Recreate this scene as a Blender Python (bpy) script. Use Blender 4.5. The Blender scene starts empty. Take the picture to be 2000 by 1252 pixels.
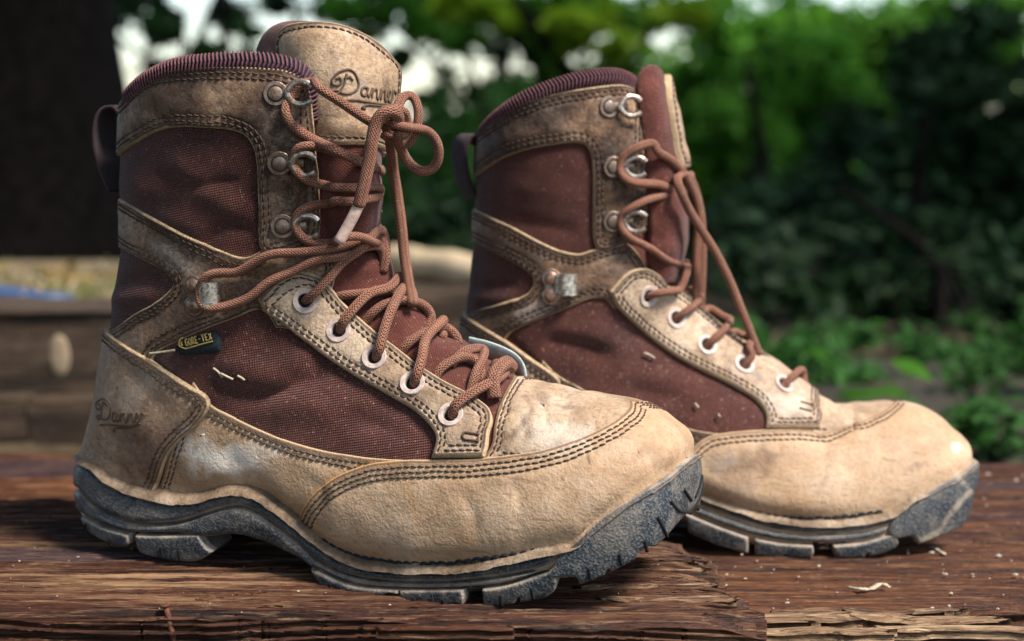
import bpy, bmesh, math, random, time
import numpy as np
from mathutils import Vector, Matrix, noise as mnoise
from mathutils.bvhtree import BVHTree
from mathutils.kdtree import KDTree
from mathutils.geometry import delaunay_2d_cdt

random.seed(7)
rng = np.random.default_rng(7)
S = bpy.context.scene
COL = S.collection

# ------------------------------------------------------------------ camera, sky, sun, exposure
FPX = 3400.0; HORIZON = 230.0
PITCH = math.atan((626.0 - HORIZON) / FPX)
CAM_H = (1190.0 - HORIZON) / FPX * 0.775
cam_d = bpy.data.cameras.new('camera'); cam = bpy.data.objects.new('camera', cam_d); COL.objects.link(cam)
cam.location = (0, 0, CAM_H); cam.rotation_euler = (math.radians(90) - PITCH, 0, 0)
cam_d.sensor_width = 36.0; cam_d.lens = FPX / 2000.0 * 36.0
cam_d.clip_start = 0.02; cam_d.clip_end = 400.0
cam_d.dof.use_dof = True; cam_d.dof.focus_distance = 0.80; cam_d.dof.aperture_fstop = 7.0
cam_d.dof.aperture_blades = 0
S.camera = cam

world = bpy.data.worlds.new('World'); S.world = world; world.use_nodes = True
SUN_EL, SUN_AZ = math.radians(54), math.radians(125)     # azimuth of the sun, from +y (away) towards +x (right)
wn = world.node_tree; wn.nodes.clear()
sky = wn.nodes.new('ShaderNodeTexSky'); sky.sky_type = 'NISHITA'; sky.sun_disc = False
sky.sun_elevation = SUN_EL; sky.sun_rotation = SUN_AZ; sky.dust_density = 0.7; sky.air_density = 1.0; sky.ozone_density = 1.0
bg = wn.nodes.new('ShaderNodeBackground'); bg.inputs['Strength'].default_value = 0.135
wo = wn.nodes.new('ShaderNodeOutputWorld')
wn.links.new(sky.outputs[0], bg.inputs[0]); wn.links.new(bg.outputs[0], wo.inputs[0])
sun_d = bpy.data.lights.new('sun', 'SUN'); sun_d.energy = 4.0; sun_d.angle = math.radians(15); sun_d.color = (1.0, 0.95, 0.87)
sun = bpy.data.objects.new('sun', sun_d); COL.objects.link(sun)
sd = Vector((math.sin(SUN_AZ) * math.cos(SUN_EL), math.cos(SUN_AZ) * math.cos(SUN_EL), math.sin(SUN_EL)))
sun.rotation_euler = sd.to_track_quat('Z', 'Y').to_euler(); sun.location = (0.5, 0, 3)
S.view_settings.view_transform = 'Standard'; S.view_settings.look = 'None'
S.view_settings.exposure = 0.9; S.view_settings.gamma = 1.0
try: S.view_settings.use_curve_mapping = False
except Exception: pass
S.render.engine = 'CYCLES'; S.cycles.use_denoising = True
S.cycles.max_bounces = 6; S.cycles.diffuse_bounces = 3; S.cycles.glossy_bounces = 3; S.cycles.transmission_bounces = 4; S.cycles.transparent_max_bounces = 6

# ------------------------------------------------------------------ projection helpers
C0 = np.array([0, 0, CAM_H]); FW = np.array([0, math.cos(PITCH), -math.sin(PITCH)])
UPV = np.array([0, math.sin(PITCH), math.cos(PITCH)]); RT = np.array([1.0, 0, 0])
def ray(x, y): return FW + RT * (x - 1000.0) / FPX - UPV * (y - 626.0) / FPX
def on_ground(x, y, z=0.0):
    d = ray(x, y); return C0 + d * ((z - C0[2]) / d[2])
def at_depth(x, y, dist):          # world point seen at pixel x, y whose distance along world y is dist
    d = ray(x, y); return C0 + d * (dist / d[1])
def to_px(P):
    Q = np.asarray(P) - C0; w = Q @ FW
    return np.stack([1000 + FPX * (Q @ RT) / w, 626 - FPX * (Q @ UPV) / w], -1)

# ------------------------------------------------------------------ small utilities
def catmull(P, step, closed=False):
    P = [np.asarray(p, float) for p in P]; n = len(P)
    if n < 3 and not closed:
        a, b = P[0], P[-1]; k = max(1, int(np.linalg.norm(b - a) / step)); return [a + (b - a) * i / k for i in range(k + 1)]
    out = []
    m = n if closed else n - 1
    for i in range(m):
        if closed: p0, p1, p2, p3 = P[(i - 1) % n], P[i], P[(i + 1) % n], P[(i + 2) % n]
        else:
            p1, p2 = P[i], P[i + 1]
            p0 = P[i - 1] if i > 0 else 2 * p1 - p2
            p3 = P[i + 2] if i + 2 < n else 2 * p2 - p1
        # centripetal parametrisation
        d01 = max(np.linalg.norm(p1 - p0), 1e-9) ** .5; d12 = max(np.linalg.norm(p2 - p1), 1e-9) ** .5; d23 = max(np.linalg.norm(p3 - p2), 1e-9) ** .5
        m1 = (p1 - p0) / d01 - (p2 - p0) / (d01 + d12) + (p2 - p1) / d12
        m2 = (p2 - p1) / d12 - (p3 - p1) / (d12 + d23) + (p3 - p2) / d23
        m1 *= d12; m2 *= d12
        k = max(1, int(np.ceil(np.linalg.norm(p2 - p1) / step)))
        for j in range(k):
            t = j / k
            out.append((2 * t**3 - 3 * t**2 + 1) * p1 + (t**3 - 2 * t**2 + t) * m1 + (-2 * t**3 + 3 * t**2) * p2 + (t**3 - t**2) * m2)
    if not closed: out.append(P[-1])
    return out

def smooth_poly(pts, step=3.0):
    """closed outline; points with a third element 'c' are corners"""
    n = len(pts); cs = [i for i, p in enumerate(pts) if len(p) > 2]
    xy = [np.array(p[:2], float) for p in pts]
    if not cs: return catmull(xy, step, True)
    out = []
    for k, c in enumerate(cs):
        e = cs[(k + 1) % len(cs)]; idx = [c]
        while True:
            c = (c + 1) % n; idx.append(c)
            if c == e: break
        out += catmull([xy[i] for i in idx], step)[:-1]
    return out

def inpoly(q, poly):
    q = np.asarray(q); poly = np.asarray(poly); x, y = q[:, 0], q[:, 1]; r = np.zeros(len(q), bool)
    a = poly; b = np.roll(poly, -1, 0)
    for (x1, y1), (x2, y2) in zip(a, b):
        if y1 == y2: continue
        c = ((y1 > y) != (y2 > y)); r ^= c & (x < (x2 - x1) * (y - y1) / (y2 - y1) + x1)
    return r

def unit(v): return v / np.maximum(np.linalg.norm(v, axis=-1, keepdims=True), 1e-12)

def mesh_obj(name, V, F, mat=None, parent=None, smooth=True, attrs=None, uv=None, kind=None):
    me = bpy.data.meshes.new(name)
    V = np.asarray(V, dtype=np.float32)
    if isinstance(F, np.ndarray) and F.ndim == 2:
        nf, k = F.shape
        me.vertices.add(len(V)); me.vertices.foreach_set('co', V.ravel())
        me.loops.add(nf * k); me.loops.foreach_set('vertex_index', F.astype(np.int32).ravel())
        me.polygons.add(nf); me.polygons.foreach_set('loop_start', np.arange(0, nf * k, k, dtype=np.int32))
        try: me.polygons.foreach_set('loop_total', np.full(nf, k, dtype=np.int32))
        except Exception: pass
        me.update(calc_edges=True)
    else:
        me.from_pydata(V.tolist(), [], [tuple(int(i) for i in f) for f in F])
    if len(me.polygons): me.polygons.foreach_set('use_smooth', np.full(len(me.polygons), smooth))
    if attrs:
        for k, a in attrs.items():
            at = me.attributes.new(k, 'FLOAT', 'POINT'); at.data.foreach_set('value', np.asarray(a, dtype=np.float32))
    if uv is not None:
        l = me.uv_layers.new(name='UVMap'); li = np.empty(len(me.loops), dtype=np.int32); me.loops.foreach_get('vertex_index', li)
        l.data.foreach_set('uv', np.asarray(uv, dtype=np.float32)[li].ravel())
    me.validate(); me.update()
    o = bpy.data.objects.new(name, me); COL.objects.link(o)
    if mat: me.materials.append(mat)
    if parent: o.parent = parent
    if kind: o['kind'] = kind
    return o

def empty(name, loc=(0, 0, 0), rz=0.0, label=None, cat=None, group=None, kind=None):
    o = bpy.data.objects.new(name, None); COL.objects.link(o); o.location = loc; o.rotation_euler = (0, 0, rz); o.empty_display_size = 0.02
    tag(o, label, cat, group, kind); return o
def tag(o, label=None, cat=None, group=None, kind=None):
    for k, v in (('label', label), ('category', cat), ('group', group), ('kind', kind)):
        if v: o[k] = v
    return o

class MB:
    """collects pieces of geometry into one mesh"""
    def __init__(s): s.V = []; s.F = []; s.n = 0; s.uv = []
    def add(s, V, F, uv=None):
        V = np.asarray(V, float); s.V.append(V); s.F += [tuple(int(i) + s.n for i in f) for f in F]; s.n += len(V)
        s.uv.append(np.zeros((len(V), 2)) if uv is None else np.asarray(uv, float))
    def build(s, name, mat, parent=None, smooth=True, kind=None):
        if not s.V: return None
        return mesh_obj(name, np.concatenate(s.V), s.F, mat, parent, smooth, uv=np.concatenate(s.uv), kind=kind)

def tube_geo(P, r, seg=10, cap=True, flat=1.0, up=None, closed=False):
    P = np.asarray(P, float); n = len(P)
    T = unit(np.gradient(P, axis=0))
    if closed: T = unit(np.roll(P, -1, 0) - np.roll(P, 1, 0))
    R = np.full(n, r) if np.isscalar(r) else np.asarray(r, float)
    Nn = np.zeros_like(P); v = np.array([0, 0, 1.0]) if up is None else np.asarray(up, float)
    if abs(v @ T[0]) > .95: v = np.array([0, 1.0, 0])
    for i in range(n):
        v = v - T[i] * (v @ T[i]); v = v / max(np.linalg.norm(v), 1e-9); Nn[i] = v
    B = np.cross(T, Nn)
    a = np.arange(seg) / seg * 2 * math.pi
    V = P[:, None] + (Nn[:, None] * np.cos(a)[None, :, None] * flat + B[:, None] * np.sin(a)[None, :, None]) * R[:, None, None]
    L = np.concatenate([[0], np.cumsum(np.linalg.norm(np.diff(P, axis=0), axis=1))])
    rr = float(np.mean(R))
    uv = np.stack([np.repeat(L[:, None], seg, 1), np.repeat((np.minimum(a, 2 * math.pi - a) * rr)[None], n, 0)], -1).reshape(-1, 2)
    F = []
    for i in range(n if closed else n - 1):
        k = (i + 1) % n
        for j in range(seg):
            F.append((i * seg + j, i * seg + (j + 1) % seg, k * seg + (j + 1) % seg, k * seg + j))
    if cap and not closed:
        F.append(tuple(range(seg))[::-1]); F.append(tuple((n - 1) * seg + j for j in range(seg)))
    return V.reshape(-1, 3), F, uv

def frame_of(N, up):
    N = unit(np.asarray(N, float)); up = np.asarray(up, float); X = unit(np.cross(up, N)); Y = np.cross(N, X)
    return np.stack([X, Y, N])           # rows: right, up, out
def lathe_geo(prof, seg=24):
    V = []; F = []
    a = np.arange(seg) / seg * 2 * math.pi
    for r, z in prof: V.append(np.stack([r * np.cos(a), r * np.sin(a), np.full(seg, z)], -1))
    n = len(prof)
    for i in range(n - 1):
        for j in range(seg): F.append((i * seg + j, i * seg + (j + 1) % seg, (i + 1) * seg + (j + 1) % seg, (i + 1) * seg + j))
    F.append(tuple((n - 1) * seg + j for j in range(seg)))
    return np.concatenate(V), F

# ------------------------------------------------------------------ materials
class NT:
    def __init__(s, name):
        s.m = bpy.data.materials.new(name); s.m.use_nodes = True; s.t = s.m.node_tree; s.t.nodes.clear()
        s.out = s.t.nodes.new('ShaderNodeOutputMaterial'); s.b = s.t.nodes.new('ShaderNodeBsdfPrincipled'); s.t.links.new(s.b.outputs[0], s.out.inputs[0])
    def n(s, typ, **k):
        x = s.t.nodes.new(typ)
        for a, b in k.items():
            if a[0] == '_': x.inputs[a[1:].replace('_', ' ')].default_value = b
            else: setattr(x, a, b)
        return x
    def l(s, a, b): s.t.links.new(a, b)
    def coord(s, which='Object', scale=(1, 1, 1), rot=(0, 0, 0)):
        c = s.n('ShaderNodeTexCoord'); m = s.n('ShaderNodeMapping'); m.inputs['Scale'].default_value = scale; m.inputs['Rotation'].default_value = rot
        s.l(c.outputs[which], m.inputs[0]); return m.outputs[0]
    def noise(s, co, scale, detail=4, rough=.55, dist=0.0):
        x = s.n('ShaderNodeTexNoise'); x.inputs['Scale'].default_value = scale; x.inputs['Detail'].default_value = detail
        x.inputs['Roughness'].default_value = rough; x.inputs['Distortion'].default_value = dist; s.l(co, x.inputs['Vector']); return x.outputs['Fac']
    def ramp(s, fac, stops):
        r = s.n('ShaderNodeValToRGB'); e = r.color_ramp.elements
        while len(e) < len(stops): e.new(.5)
        for i, (p, c) in enumerate(stops):
            e[i].position = p; e[i].color = (c, c, c, 1) if np.isscalar(c) else (*c, 1)
        s.l(fac, r.inputs[0]); return r.outputs[0]
    def mix(s, fac, a, b, mode='MIX'):
        x = s.n('ShaderNodeMix', data_type='RGBA', blend_type=mode)
        for v, i in ((fac, 0), (a, 6), (b, 7)):
            if isinstance(v, (int, float)): x.inputs[i].default_value = v
            elif isinstance(v, tuple): x.inputs[i].default_value = (*v, 1)
            else: s.l(v, x.inputs[i])
        return x.outputs[2]
    def math(s, op, a, b=0.0, c=0.0):
        x = s.n('ShaderNodeMath', operation=op)
        for i, v in enumerate((a, b, c)):
            if isinstance(v, (int, float)): x.inputs[i].default_value = v
            else: s.l(v, x.inputs[i])
        return x.outputs[0]
    def attr(s, name): return s.n('ShaderNodeAttribute', attribute_name=name).outputs['Fac']
    def bump(s, h, dist, strength=1.0, prev=None):
        x = s.n('ShaderNodeBump'); x.inputs['Distance'].default_value = dist; x.inputs['Strength'].default_value = strength; s.l(h, x.inputs['Height'])
        if prev is not None: s.l(prev, x.inputs['Normal'])
        return x.outputs[0]
    def done(s, col=None, rough=.7, nor=None, metal=0.0, spec=.4, sheen=0.0):
        b = s.b
        if col is not None:
            if isinstance(col, tuple): b.inputs['Base Color'].default_value = (*col, 1)
            else: s.l(col, b.inputs['Base Color'])
        if isinstance(rough, (int, float)): b.inputs['Roughness'].default_value = rough
        else: s.l(rough, b.inputs['Roughness'])
        if nor is not None: s.l(nor, b.inputs['Normal'])
        b.inputs['Metallic'].default_value = metal; b.inputs['Specular IOR Level'].default_value = spec
        if sheen: b.inputs['Sheen Weight'].default_value = sheen
        return s.m

def mat_leather(name, light, mid, dark, bias=0.5, dust=0.3, scuff=0.3, soft=.10, fleck=.4, crease=.5):
    m = NT(name); co = m.coord()
    n1 = m.noise(co, 22, 6, .62, .6); n2 = m.noise(co, 70, 6, .68, .9); n3 = m.noise(co, 420, 4, .6)
    f = m.math('ADD', m.math('MULTIPLY', n1, .70), m.math('MULTIPLY', n2, .30))
    col = m.ramp(f, [(bias - .06 - soft, dark), (bias, mid), (bias + .05 + soft, light)])
    # fine flecks of the grain
    col = m.mix(m.math('MULTIPLY', m.ramp(n3, [(.36, 1.0), (.50, 0.0)]), fleck), col, dark)
    # pale dust rubbed on
    n4 = m.noise(co, 38, 8, .75, .3)
    col = m.mix(m.math('MULTIPLY', m.ramp(n4, [(.50, 0.0), (.66, 1.0)]), dust), col, (.62, .49, .38))
    # grey-blue scuffs where the finish is worn through
    n5 = m.noise(co, 60, 8, .8, 1.5)
    col = m.mix(m.math('MULTIPLY', m.ramp(n5, [(.55, 0.0), (.63, 1.0)]), scuff), col, (.20, .17, .17))
    # scratches
    sc = m.n('ShaderNodeTexNoise'); sc.inputs['Scale'].default_value = 60; sc.inputs['Detail'].default_value = 3
    mp = m.n('ShaderNodeMapping'); mp.inputs['Scale'].default_value = (1, 9, 9); mp.inputs['Rotation'].default_value = (.3, .8, .2); m.l(co, mp.inputs[0]); m.l(mp.outputs[0], sc.inputs['Vector'])
    col = m.mix(m.math('MULTIPLY', m.ramp(sc.outputs['Fac'], [(.64, 0.0), (.68, 1.0)]), .5), col, dark)
    sc2 = m.n('ShaderNodeTexNoise'); sc2.inputs['Scale'].default_value = 75; sc2.inputs['Detail'].default_value = 4; sc2.inputs['Distortion'].default_value = .4
    mp2 = m.n('ShaderNodeMapping'); mp2.inputs['Scale'].default_value = (7, 2, 1); mp2.inputs['Rotation'].default_value = (.1, -.7, .4); m.l(co, mp2.inputs[0]); m.l(mp2.outputs[0], sc2.inputs['Vector'])
    scf = m.math('MULTIPLY', m.ramp(sc2.outputs['Fac'], [(.62, 0.0), (.67, 1.0)]), m.ramp(n1, [(.42, .1), (.58, .8)]))
    col = m.mix(m.math('MULTIPLY', scf, .32), col, tuple(x * 1.15 for x in dark))
    # stains and other marks with a shape of their own
    col = m.mix(m.attr('pale'), col, (.80, .72, .62)); col = m.mix(m.attr('dark_mark'), col, (.09, .045, .02)); col = m.mix(m.attr('orange'), col, (.55, .22, .04))
    # raw cut edge, lighter; grime and a painted shadow line beside it
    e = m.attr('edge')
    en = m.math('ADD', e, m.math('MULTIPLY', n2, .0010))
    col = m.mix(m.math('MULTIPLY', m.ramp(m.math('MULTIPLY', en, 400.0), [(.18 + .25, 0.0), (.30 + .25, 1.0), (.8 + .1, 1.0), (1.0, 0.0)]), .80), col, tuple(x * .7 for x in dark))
    col = m.mix(m.math('MULTIPLY', m.ramp(m.math('MULTIPLY', en, 500.0), [(.50, 1.0), (.80, 0.0)]), .85), col, (.50, .35, .20))
    vo = m.n('ShaderNodeTexVoronoi'); vo.inputs['Scale'].default_value = 900; m.l(co, vo.inputs['Vector'])
    nb = m.bump(vo.outputs['Distance'], .00022, .55); nb = m.bump(n3, .0006, .8, nb); nb = m.bump(n2, .0016, .5 * min(1, crease + .4), nb)
    cr = m.noise(co, 110, 5, .7, 2.5); nb = m.bump(m.ramp(cr, [(.47, 1.0), (.5, 0.0), (.53, 1.0)]), .0003, crease, nb)
    rg = m.ramp(n4, [(.3, .50), (.7, .78)])
    return m.done(col, rg, nb, spec=.35)

def mat_canvas(name, c1, c2, pitch=.0016, ang=0.60, flecks=1.0, weave=1.0):
    m = NT(name)
    uvn = m.n('ShaderNodeUVMap'); mp = m.n('ShaderNodeMapping'); mp.inputs['Rotation'].default_value = (0, 0, ang); m.l(uvn.outputs[0], mp.inputs[0])
    co = m.coord(); wob = m.noise(co, 260, 2, .5)
    sep = m.n('ShaderNodeSeparateXYZ'); m.l(mp.outputs[0], sep.inputs[0])
    k = 2 * math.pi / pitch
    sx = m.math('SINE', m.math('MULTIPLY_ADD', sep.outputs[0], k, m.math('MULTIPLY', wob, 2.0)))
    sy = m.math('SINE', m.math('MULTIPLY_ADD', sep.outputs[1], k, m.math('MULTIPLY', wob, 2.0)))
    w = m.math('ABSOLUTE', m.math('ADD', sx, sy)); w = m.math('SUBTRACT', 1.0, m.math('MULTIPLY', w, .5))
    n1 = m.noise(co, 45, 6, .6); n2 = m.noise(co, 520, 3, .7); n3 = m.noise(co, 1500, 2, .5)
    col = m.ramp(n1, [(.35, c1), (.65, c2)])
    col = m.mix(m.ramp(w, [(.1, .8 * weave), (.7, 0.0)]), col, tuple(x * .35 for x in c1))
    col = m.mix(m.math('MULTIPLY', m.ramp(n2, [(.60, 0.0), (.72, 1.0)]), .38 * flecks), col, (.42, .24, .18))
    col = m.mix(m.math('MULTIPLY', m.ramp(n3, [(.70, 0.0), (.76, 1.0)]), .5 * flecks), col, (.6, .5, .42))
    col = m.mix(m.math('MULTIPLY', m.attr('pale'), m.ramp(n2, [(.35, .0), (.65, 1.0)])), col, (.55, .42, .34)); col = m.mix(m.math('MULTIPLY', m.attr('dark_mark'), .6), col, (.035, .014, .012))
    nb = m.bump(w, .0008, .9 * weave); nb = m.bump(n1, .004, .5, nb)
    return m.done(col, .85, nb, spec=.2, sheen=.15)

def mat_rubber(name, dusty=.35):
    m = NT(name); co = m.coord(); n1 = m.noise(co, 60, 8, .75, .4); n2 = m.noise(co, 900, 2, .5); n3 = m.noise(co, 24, 5, .6)
    col = m.ramp(n3, [(.35, (.012, .017, .022)), (.65, (.028, .037, .046))])
    col = m.mix(m.math('MULTIPLY', m.ramp(n1, [(.46, 0.0), (.66, 1.0)]), dusty), col, (.34, .27, .20))
    col = m.mix(m.math('MULTIPLY', m.ramp(n2, [(.50, 0.0), (.62, 1.0)]), .35 * (dusty + .5)), col, (.30, .27, .24))
    col = m.mix(m.attr('pale'), col, (.45, .36, .26))
    e = m.attr('edge'); col = m.mix(m.math('MULTIPLY', m.ramp(m.math('MULTIPLY', e, 500.0), [(.30, 1.0), (.65, 0.0)]), m.ramp(n1, [(.35, .2), (.6, .95)])), col, (.40, .31, .23))
    nb = m.bump(n2, .0007, .9); nb = m.bump(n1, .0008, .5, nb)
    return m.done(col, m.ramp(n1, [(.4, .42), (.65, .8)]), nb, spec=.45)

def mat_lace(name, c=(.31, .125, .068), c2=(.10, .034, .020)):
    m = NT(name); uvn = m.n('ShaderNodeUVMap'); sep = m.n('ShaderNodeSeparateXYZ'); m.l(uvn.outputs[0], sep.inputs[0])
    k = 2 * math.pi / .0016
    a = m.math('SINE', m.math('MULTIPLY_ADD', sep.outputs[0], k, m.math('MULTIPLY', sep.outputs[1], k)))
    b = m.math('SINE', m.math('MULTIPLY_ADD', sep.outputs[0], k, m.math('MULTIPLY', sep.outputs[1], -k)))
    w = m.math('MAXIMUM', a, b)
    co = m.coord(); n1 = m.noise(co, 90, 4, .6); n2 = m.noise(co, 800, 2, .6)
    col = m.mix(m.ramp(w, [(.0, 1.0), (.85, 0.0)]), m.mix(m.ramp(n1, [(.3, 0.0), (.7, 1.0)]), c, tuple(x * 1.5 for x in c)), c2)
    st = m.math('SINE', m.math('MULTIPLY', sep.outputs[1], 2 * math.pi / .0026))
    col = m.mix(m.math('MULTIPLY', m.ramp(st, [(.6, 0.0), (.9, 1.0)]), .6), col, (.10, .035, .022))
    col = m.mix(m.math('MULTIPLY', m.ramp(n2, [(.58, 0.0), (.70, 1.0)]), .35), col, (.62, .42, .30))
    return m.done(col, .75, m.bump(w, .0006, .8), spec=.3, sheen=.1)

def mat_metal(name, c=(.42, .36, .31), rough=.38):
    m = NT(name); co = m.coord(); n1 = m.noise(co, 500, 5, .7); n2 = m.noise(co, 180, 4, .6)
    col = m.mix(m.ramp(n1, [(.45, 0.0), (.62, 1.0)]), c, (.16, .09, .05)); col = m.mix(m.math('MULTIPLY', m.ramp(n2, [(.55, 0.0), (.7, 1.0)]), .7), col, tuple(min(1, x * 1.6) for x in c))
    return m.done(col, m.ramp(n1, [(.35, rough - .1), (.7, rough + .25)]), m.bump(n1, .0003, .5), metal=.85, spec=.5)

def mat_plain(name, c, rough=.7, var=.35, scale=120, metal=0.0, bump=.0005, spec=.4):
    m = NT(name); co = m.coord(); n1 = m.noise(co, scale, 5, .65)
    col = m.mix(m.ramp(n1, [(.3, 0.0), (.7, 1.0)]), tuple(x * (1 - var) for x in c), tuple(min(1, x * (1 + var)) for x in c))
    return m.done(col, rough, m.bump(n1, bump, .6), metal=metal, spec=spec)
# ------------------------------------------------------------------ surfaces that panels lie on
class Frame:
    """a boot's own axes: x to the toe, y away from the viewer's side, z up"""
    def __init__(s, origin, yaw):
        t = math.radians(yaw); s.O = np.array(origin, float); s.yaw = -t
        s.ax = np.array([math.cos(t), -math.sin(t), 0]); s.ay = np.array([math.sin(t), math.cos(t), 0]); s.az = np.array([0, 0, 1.0])
        s.M = np.stack([s.ax, s.ay, s.az]); s.C = s.M @ (C0 - s.O)
    def ray(s, x, y): return s.M @ ray(x, y)
    def un(s, x, y, off=0.0):
        d = s.ray(x, y); k = (off - s.C[1]) / d[1]; return s.C + d * k
    def px(s, P): return to_px(np.asarray(P) @ s.M + s.O)

class Surf:
    """half surface (the viewer's side, y <= 0) as a dense table P[i, j]; u along i, w along j"""
    def __init__(s, fr, P, Lu, Lw, snap=True, flip=False):
        s.fr = fr; s.P = P; s.nu, s.nw = P.shape[:2]; s.Lu = Lu; s.Lw = Lw; s.snap = snap; s.flip = flip; s.update()
    def update(s):
        P = s.P; du = np.gradient(P, axis=0); dw = np.gradient(P, axis=1)
        N = unit(np.cross(du, dw)); s.N = -N if s.flip else N
        if s.snap:   # normals on the middle plane have no sideways part
            for j in (0, -1): s.N[:, j, 1] = 0; s.N[:, j] = unit(s.N[:, j])
        nu, nw = s.nu, s.nw; V = P.reshape(-1, 3)
        idx = np.arange(nu * nw).reshape(nu, nw); F = np.stack([idx[:-1, :-1], idx[1:, :-1], idx[1:, 1:], idx[:-1, 1:]], -1).reshape(-1, 4)
        s.bvh = BVHTree.FromPolygons(V.tolist(), F.tolist()); s.pix = s.fr.px(V)
    def _s(s, T, q):
        u = np.clip(q[:, 0] / s.Lu, 0, 1) * (s.nu - 1); w = np.clip(q[:, 1] / s.Lw, 0, 1) * (s.nw - 1)
        i = np.minimum(u.astype(int), s.nu - 2); j = np.minimum(w.astype(int), s.nw - 2); a = (u - i)[:, None]; b = (w - j)[:, None]
        return (T[i, j] * (1 - a) + T[i + 1, j] * a) * (1 - b) + (T[i, j + 1] * (1 - a) + T[i + 1, j + 1] * a) * b
    def pos(s, q): return s._s(s.P, np.atleast_2d(q))
    def nor(s, q): return unit(s._s(s.N, np.atleast_2d(q)))
    def pick(s, x, y):
        """pixel -> (u, w, snapped?)"""
        d = Vector(s.fr.ray(x, y)).normalized(); h = s.bvh.ray_cast(Vector(s.fr.C), d)
        if h[0] is not None:
            f = h[2]; i, j = divmod(f, s.nw - 1); p = np.array(h[0]); A = s.P[i, j]; eu = s.P[i + 1, j] - A; ew = s.P[i, j + 1] - A
            a, b = np.linalg.lstsq(np.stack([eu, ew], 1), p - A, rcond=None)[0]
            return np.array([(i + min(max(a, 0), 1)) / (s.nu - 1) * s.Lu, (j + min(max(b, 0), 1)) / (s.nw - 1) * s.Lw]), False
        k = int(np.argmin(((s.pix - (x, y)) ** 2).sum(1))); i, j = divmod(k, s.nw)
        q = np.array([i / (s.nu - 1) * s.Lu, j / (s.nw - 1) * s.Lw])
        if s.snap: q[1] = 0 if j < s.nw / 2 else s.Lw; q[0] = 0 if q[0] < .12 * s.Lu else q[0]; return q, True
        return q, False
    def edge_free(s, q):
        e = 1e-4
        if s.snap: return (q[:, 1] < e) | (q[:, 1] > s.Lw - e) | (q[:, 0] < e)
        return np.zeros(len(q), bool)
    def poly(s, pts, step=3.0):
        Q = [s.pick(*p)[0] for p in smooth_poly(pts, step)]
        if s.snap:      # points running along a rim of the table follow it in one straight run
            rim = lambda q: 1 if q[1] > s.Lw - 1e-5 else 2 if q[1] < 1e-5 else 0
            k0 = next((i for i, q in enumerate(Q) if not rim(q)), 0); Q = Q[k0:] + Q[:k0]; R = []; i = 0
            while i < len(Q):
                r = rim(Q[i]); j = i
                while r and j + 1 < len(Q) and rim(Q[j + 1]) == r: j += 1
                if r and j > i: R += [Q[i], Q[j]]; i = j + 1
                else: R.append(Q[i]); i += 1
            Q = []
            for i, q in enumerate(R):
                Q.append(q); p = R[(i + 1) % len(R)]
                if rim(q) and rim(p) and rim(q) != rim(p) and max(q[0], p[0]) < .35 * s.Lu: Q += [np.array([0, q[1]]), np.array([0, p[1]])]
        out = [Q[0]]
        for q in Q[1:]:
            d = np.linalg.norm(q - out[-1])
            if d < 2e-4: continue
            k = int(d / .0015)
            for j in range(1, k + 1): out.append(out[-1] + (q - out[-1]) * (1 / (k + 2 - j)))
            out.append(q)
        if np.linalg.norm(out[0] - out[-1]) < 2e-4: out.pop()
        return np.array(out)

def push_in(surf, poly, dist):
    """points of the outline moved inwards on the surface by dist metres"""
    P = surf.pos(poly); T = unit(np.roll(P, -1, 0) - np.roll(P, 1, 0)); N = surf.nor(poly)
    a = poly; b = np.roll(poly, -1, 0); area = (a[:, 0] * b[:, 1] - b[:, 0] * a[:, 1]).sum()
    I = np.cross(N, T)
    e = 2e-4
    Ju = (surf.pos(poly + [e, 0]) - surf.pos(poly - [e, 0])); Jw = (surf.pos(poly + [0, e]) - surf.pos(poly - [0, e]))
    # one-sided at the rims of the table
    lu = (np.clip(poly[:, 0] + e, 0, surf.Lu) - np.clip(poly[:, 0] - e, 0, surf.Lu)); lw = (np.clip(poly[:, 1] + e, 0, surf.Lw) - np.clip(poly[:, 1] - e, 0, surf.Lw))
    Ju = Ju / np.maximum(lu, 1e-6)[:, None]; Jw = Jw / np.maximum(lw, 1e-6)[:, None]
    # I expressed in (Ju, Jw)
    g11 = (Ju * Ju).sum(1) + 1e-6; g22 = (Jw * Jw).sum(1) + 1e-6; g12 = (Ju * Jw).sum(1); b1 = (I * Ju).sum(1); b2 = (I * Jw).sum(1); det = np.maximum(g11 * g22 - g12 * g12, 1e-3)
    d = np.stack([(b1 * g22 - b2 * g12) / det, (b2 * g11 - b1 * g12) / det], -1)
    # inward side decided by the outline's turning in the (u, w) plane
    t2 = np.roll(poly, -1, 0) - np.roll(poly, 1, 0); left = np.stack([-t2[:, 1], t2[:, 0]], -1) * np.sign(area)
    sg = np.sign((d * left).sum(1)); d = d * sg[:, None]
    return poly + d * dist

def make_kd(P):
    kd = KDTree(len(P))
    for i, p in enumerate(P): kd.insert(p, i)
    kd.balance(); return kd

def mirror_geo(V, F): return np.asarray(V) * [1, -1, 1], F[:, ::-1]

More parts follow.
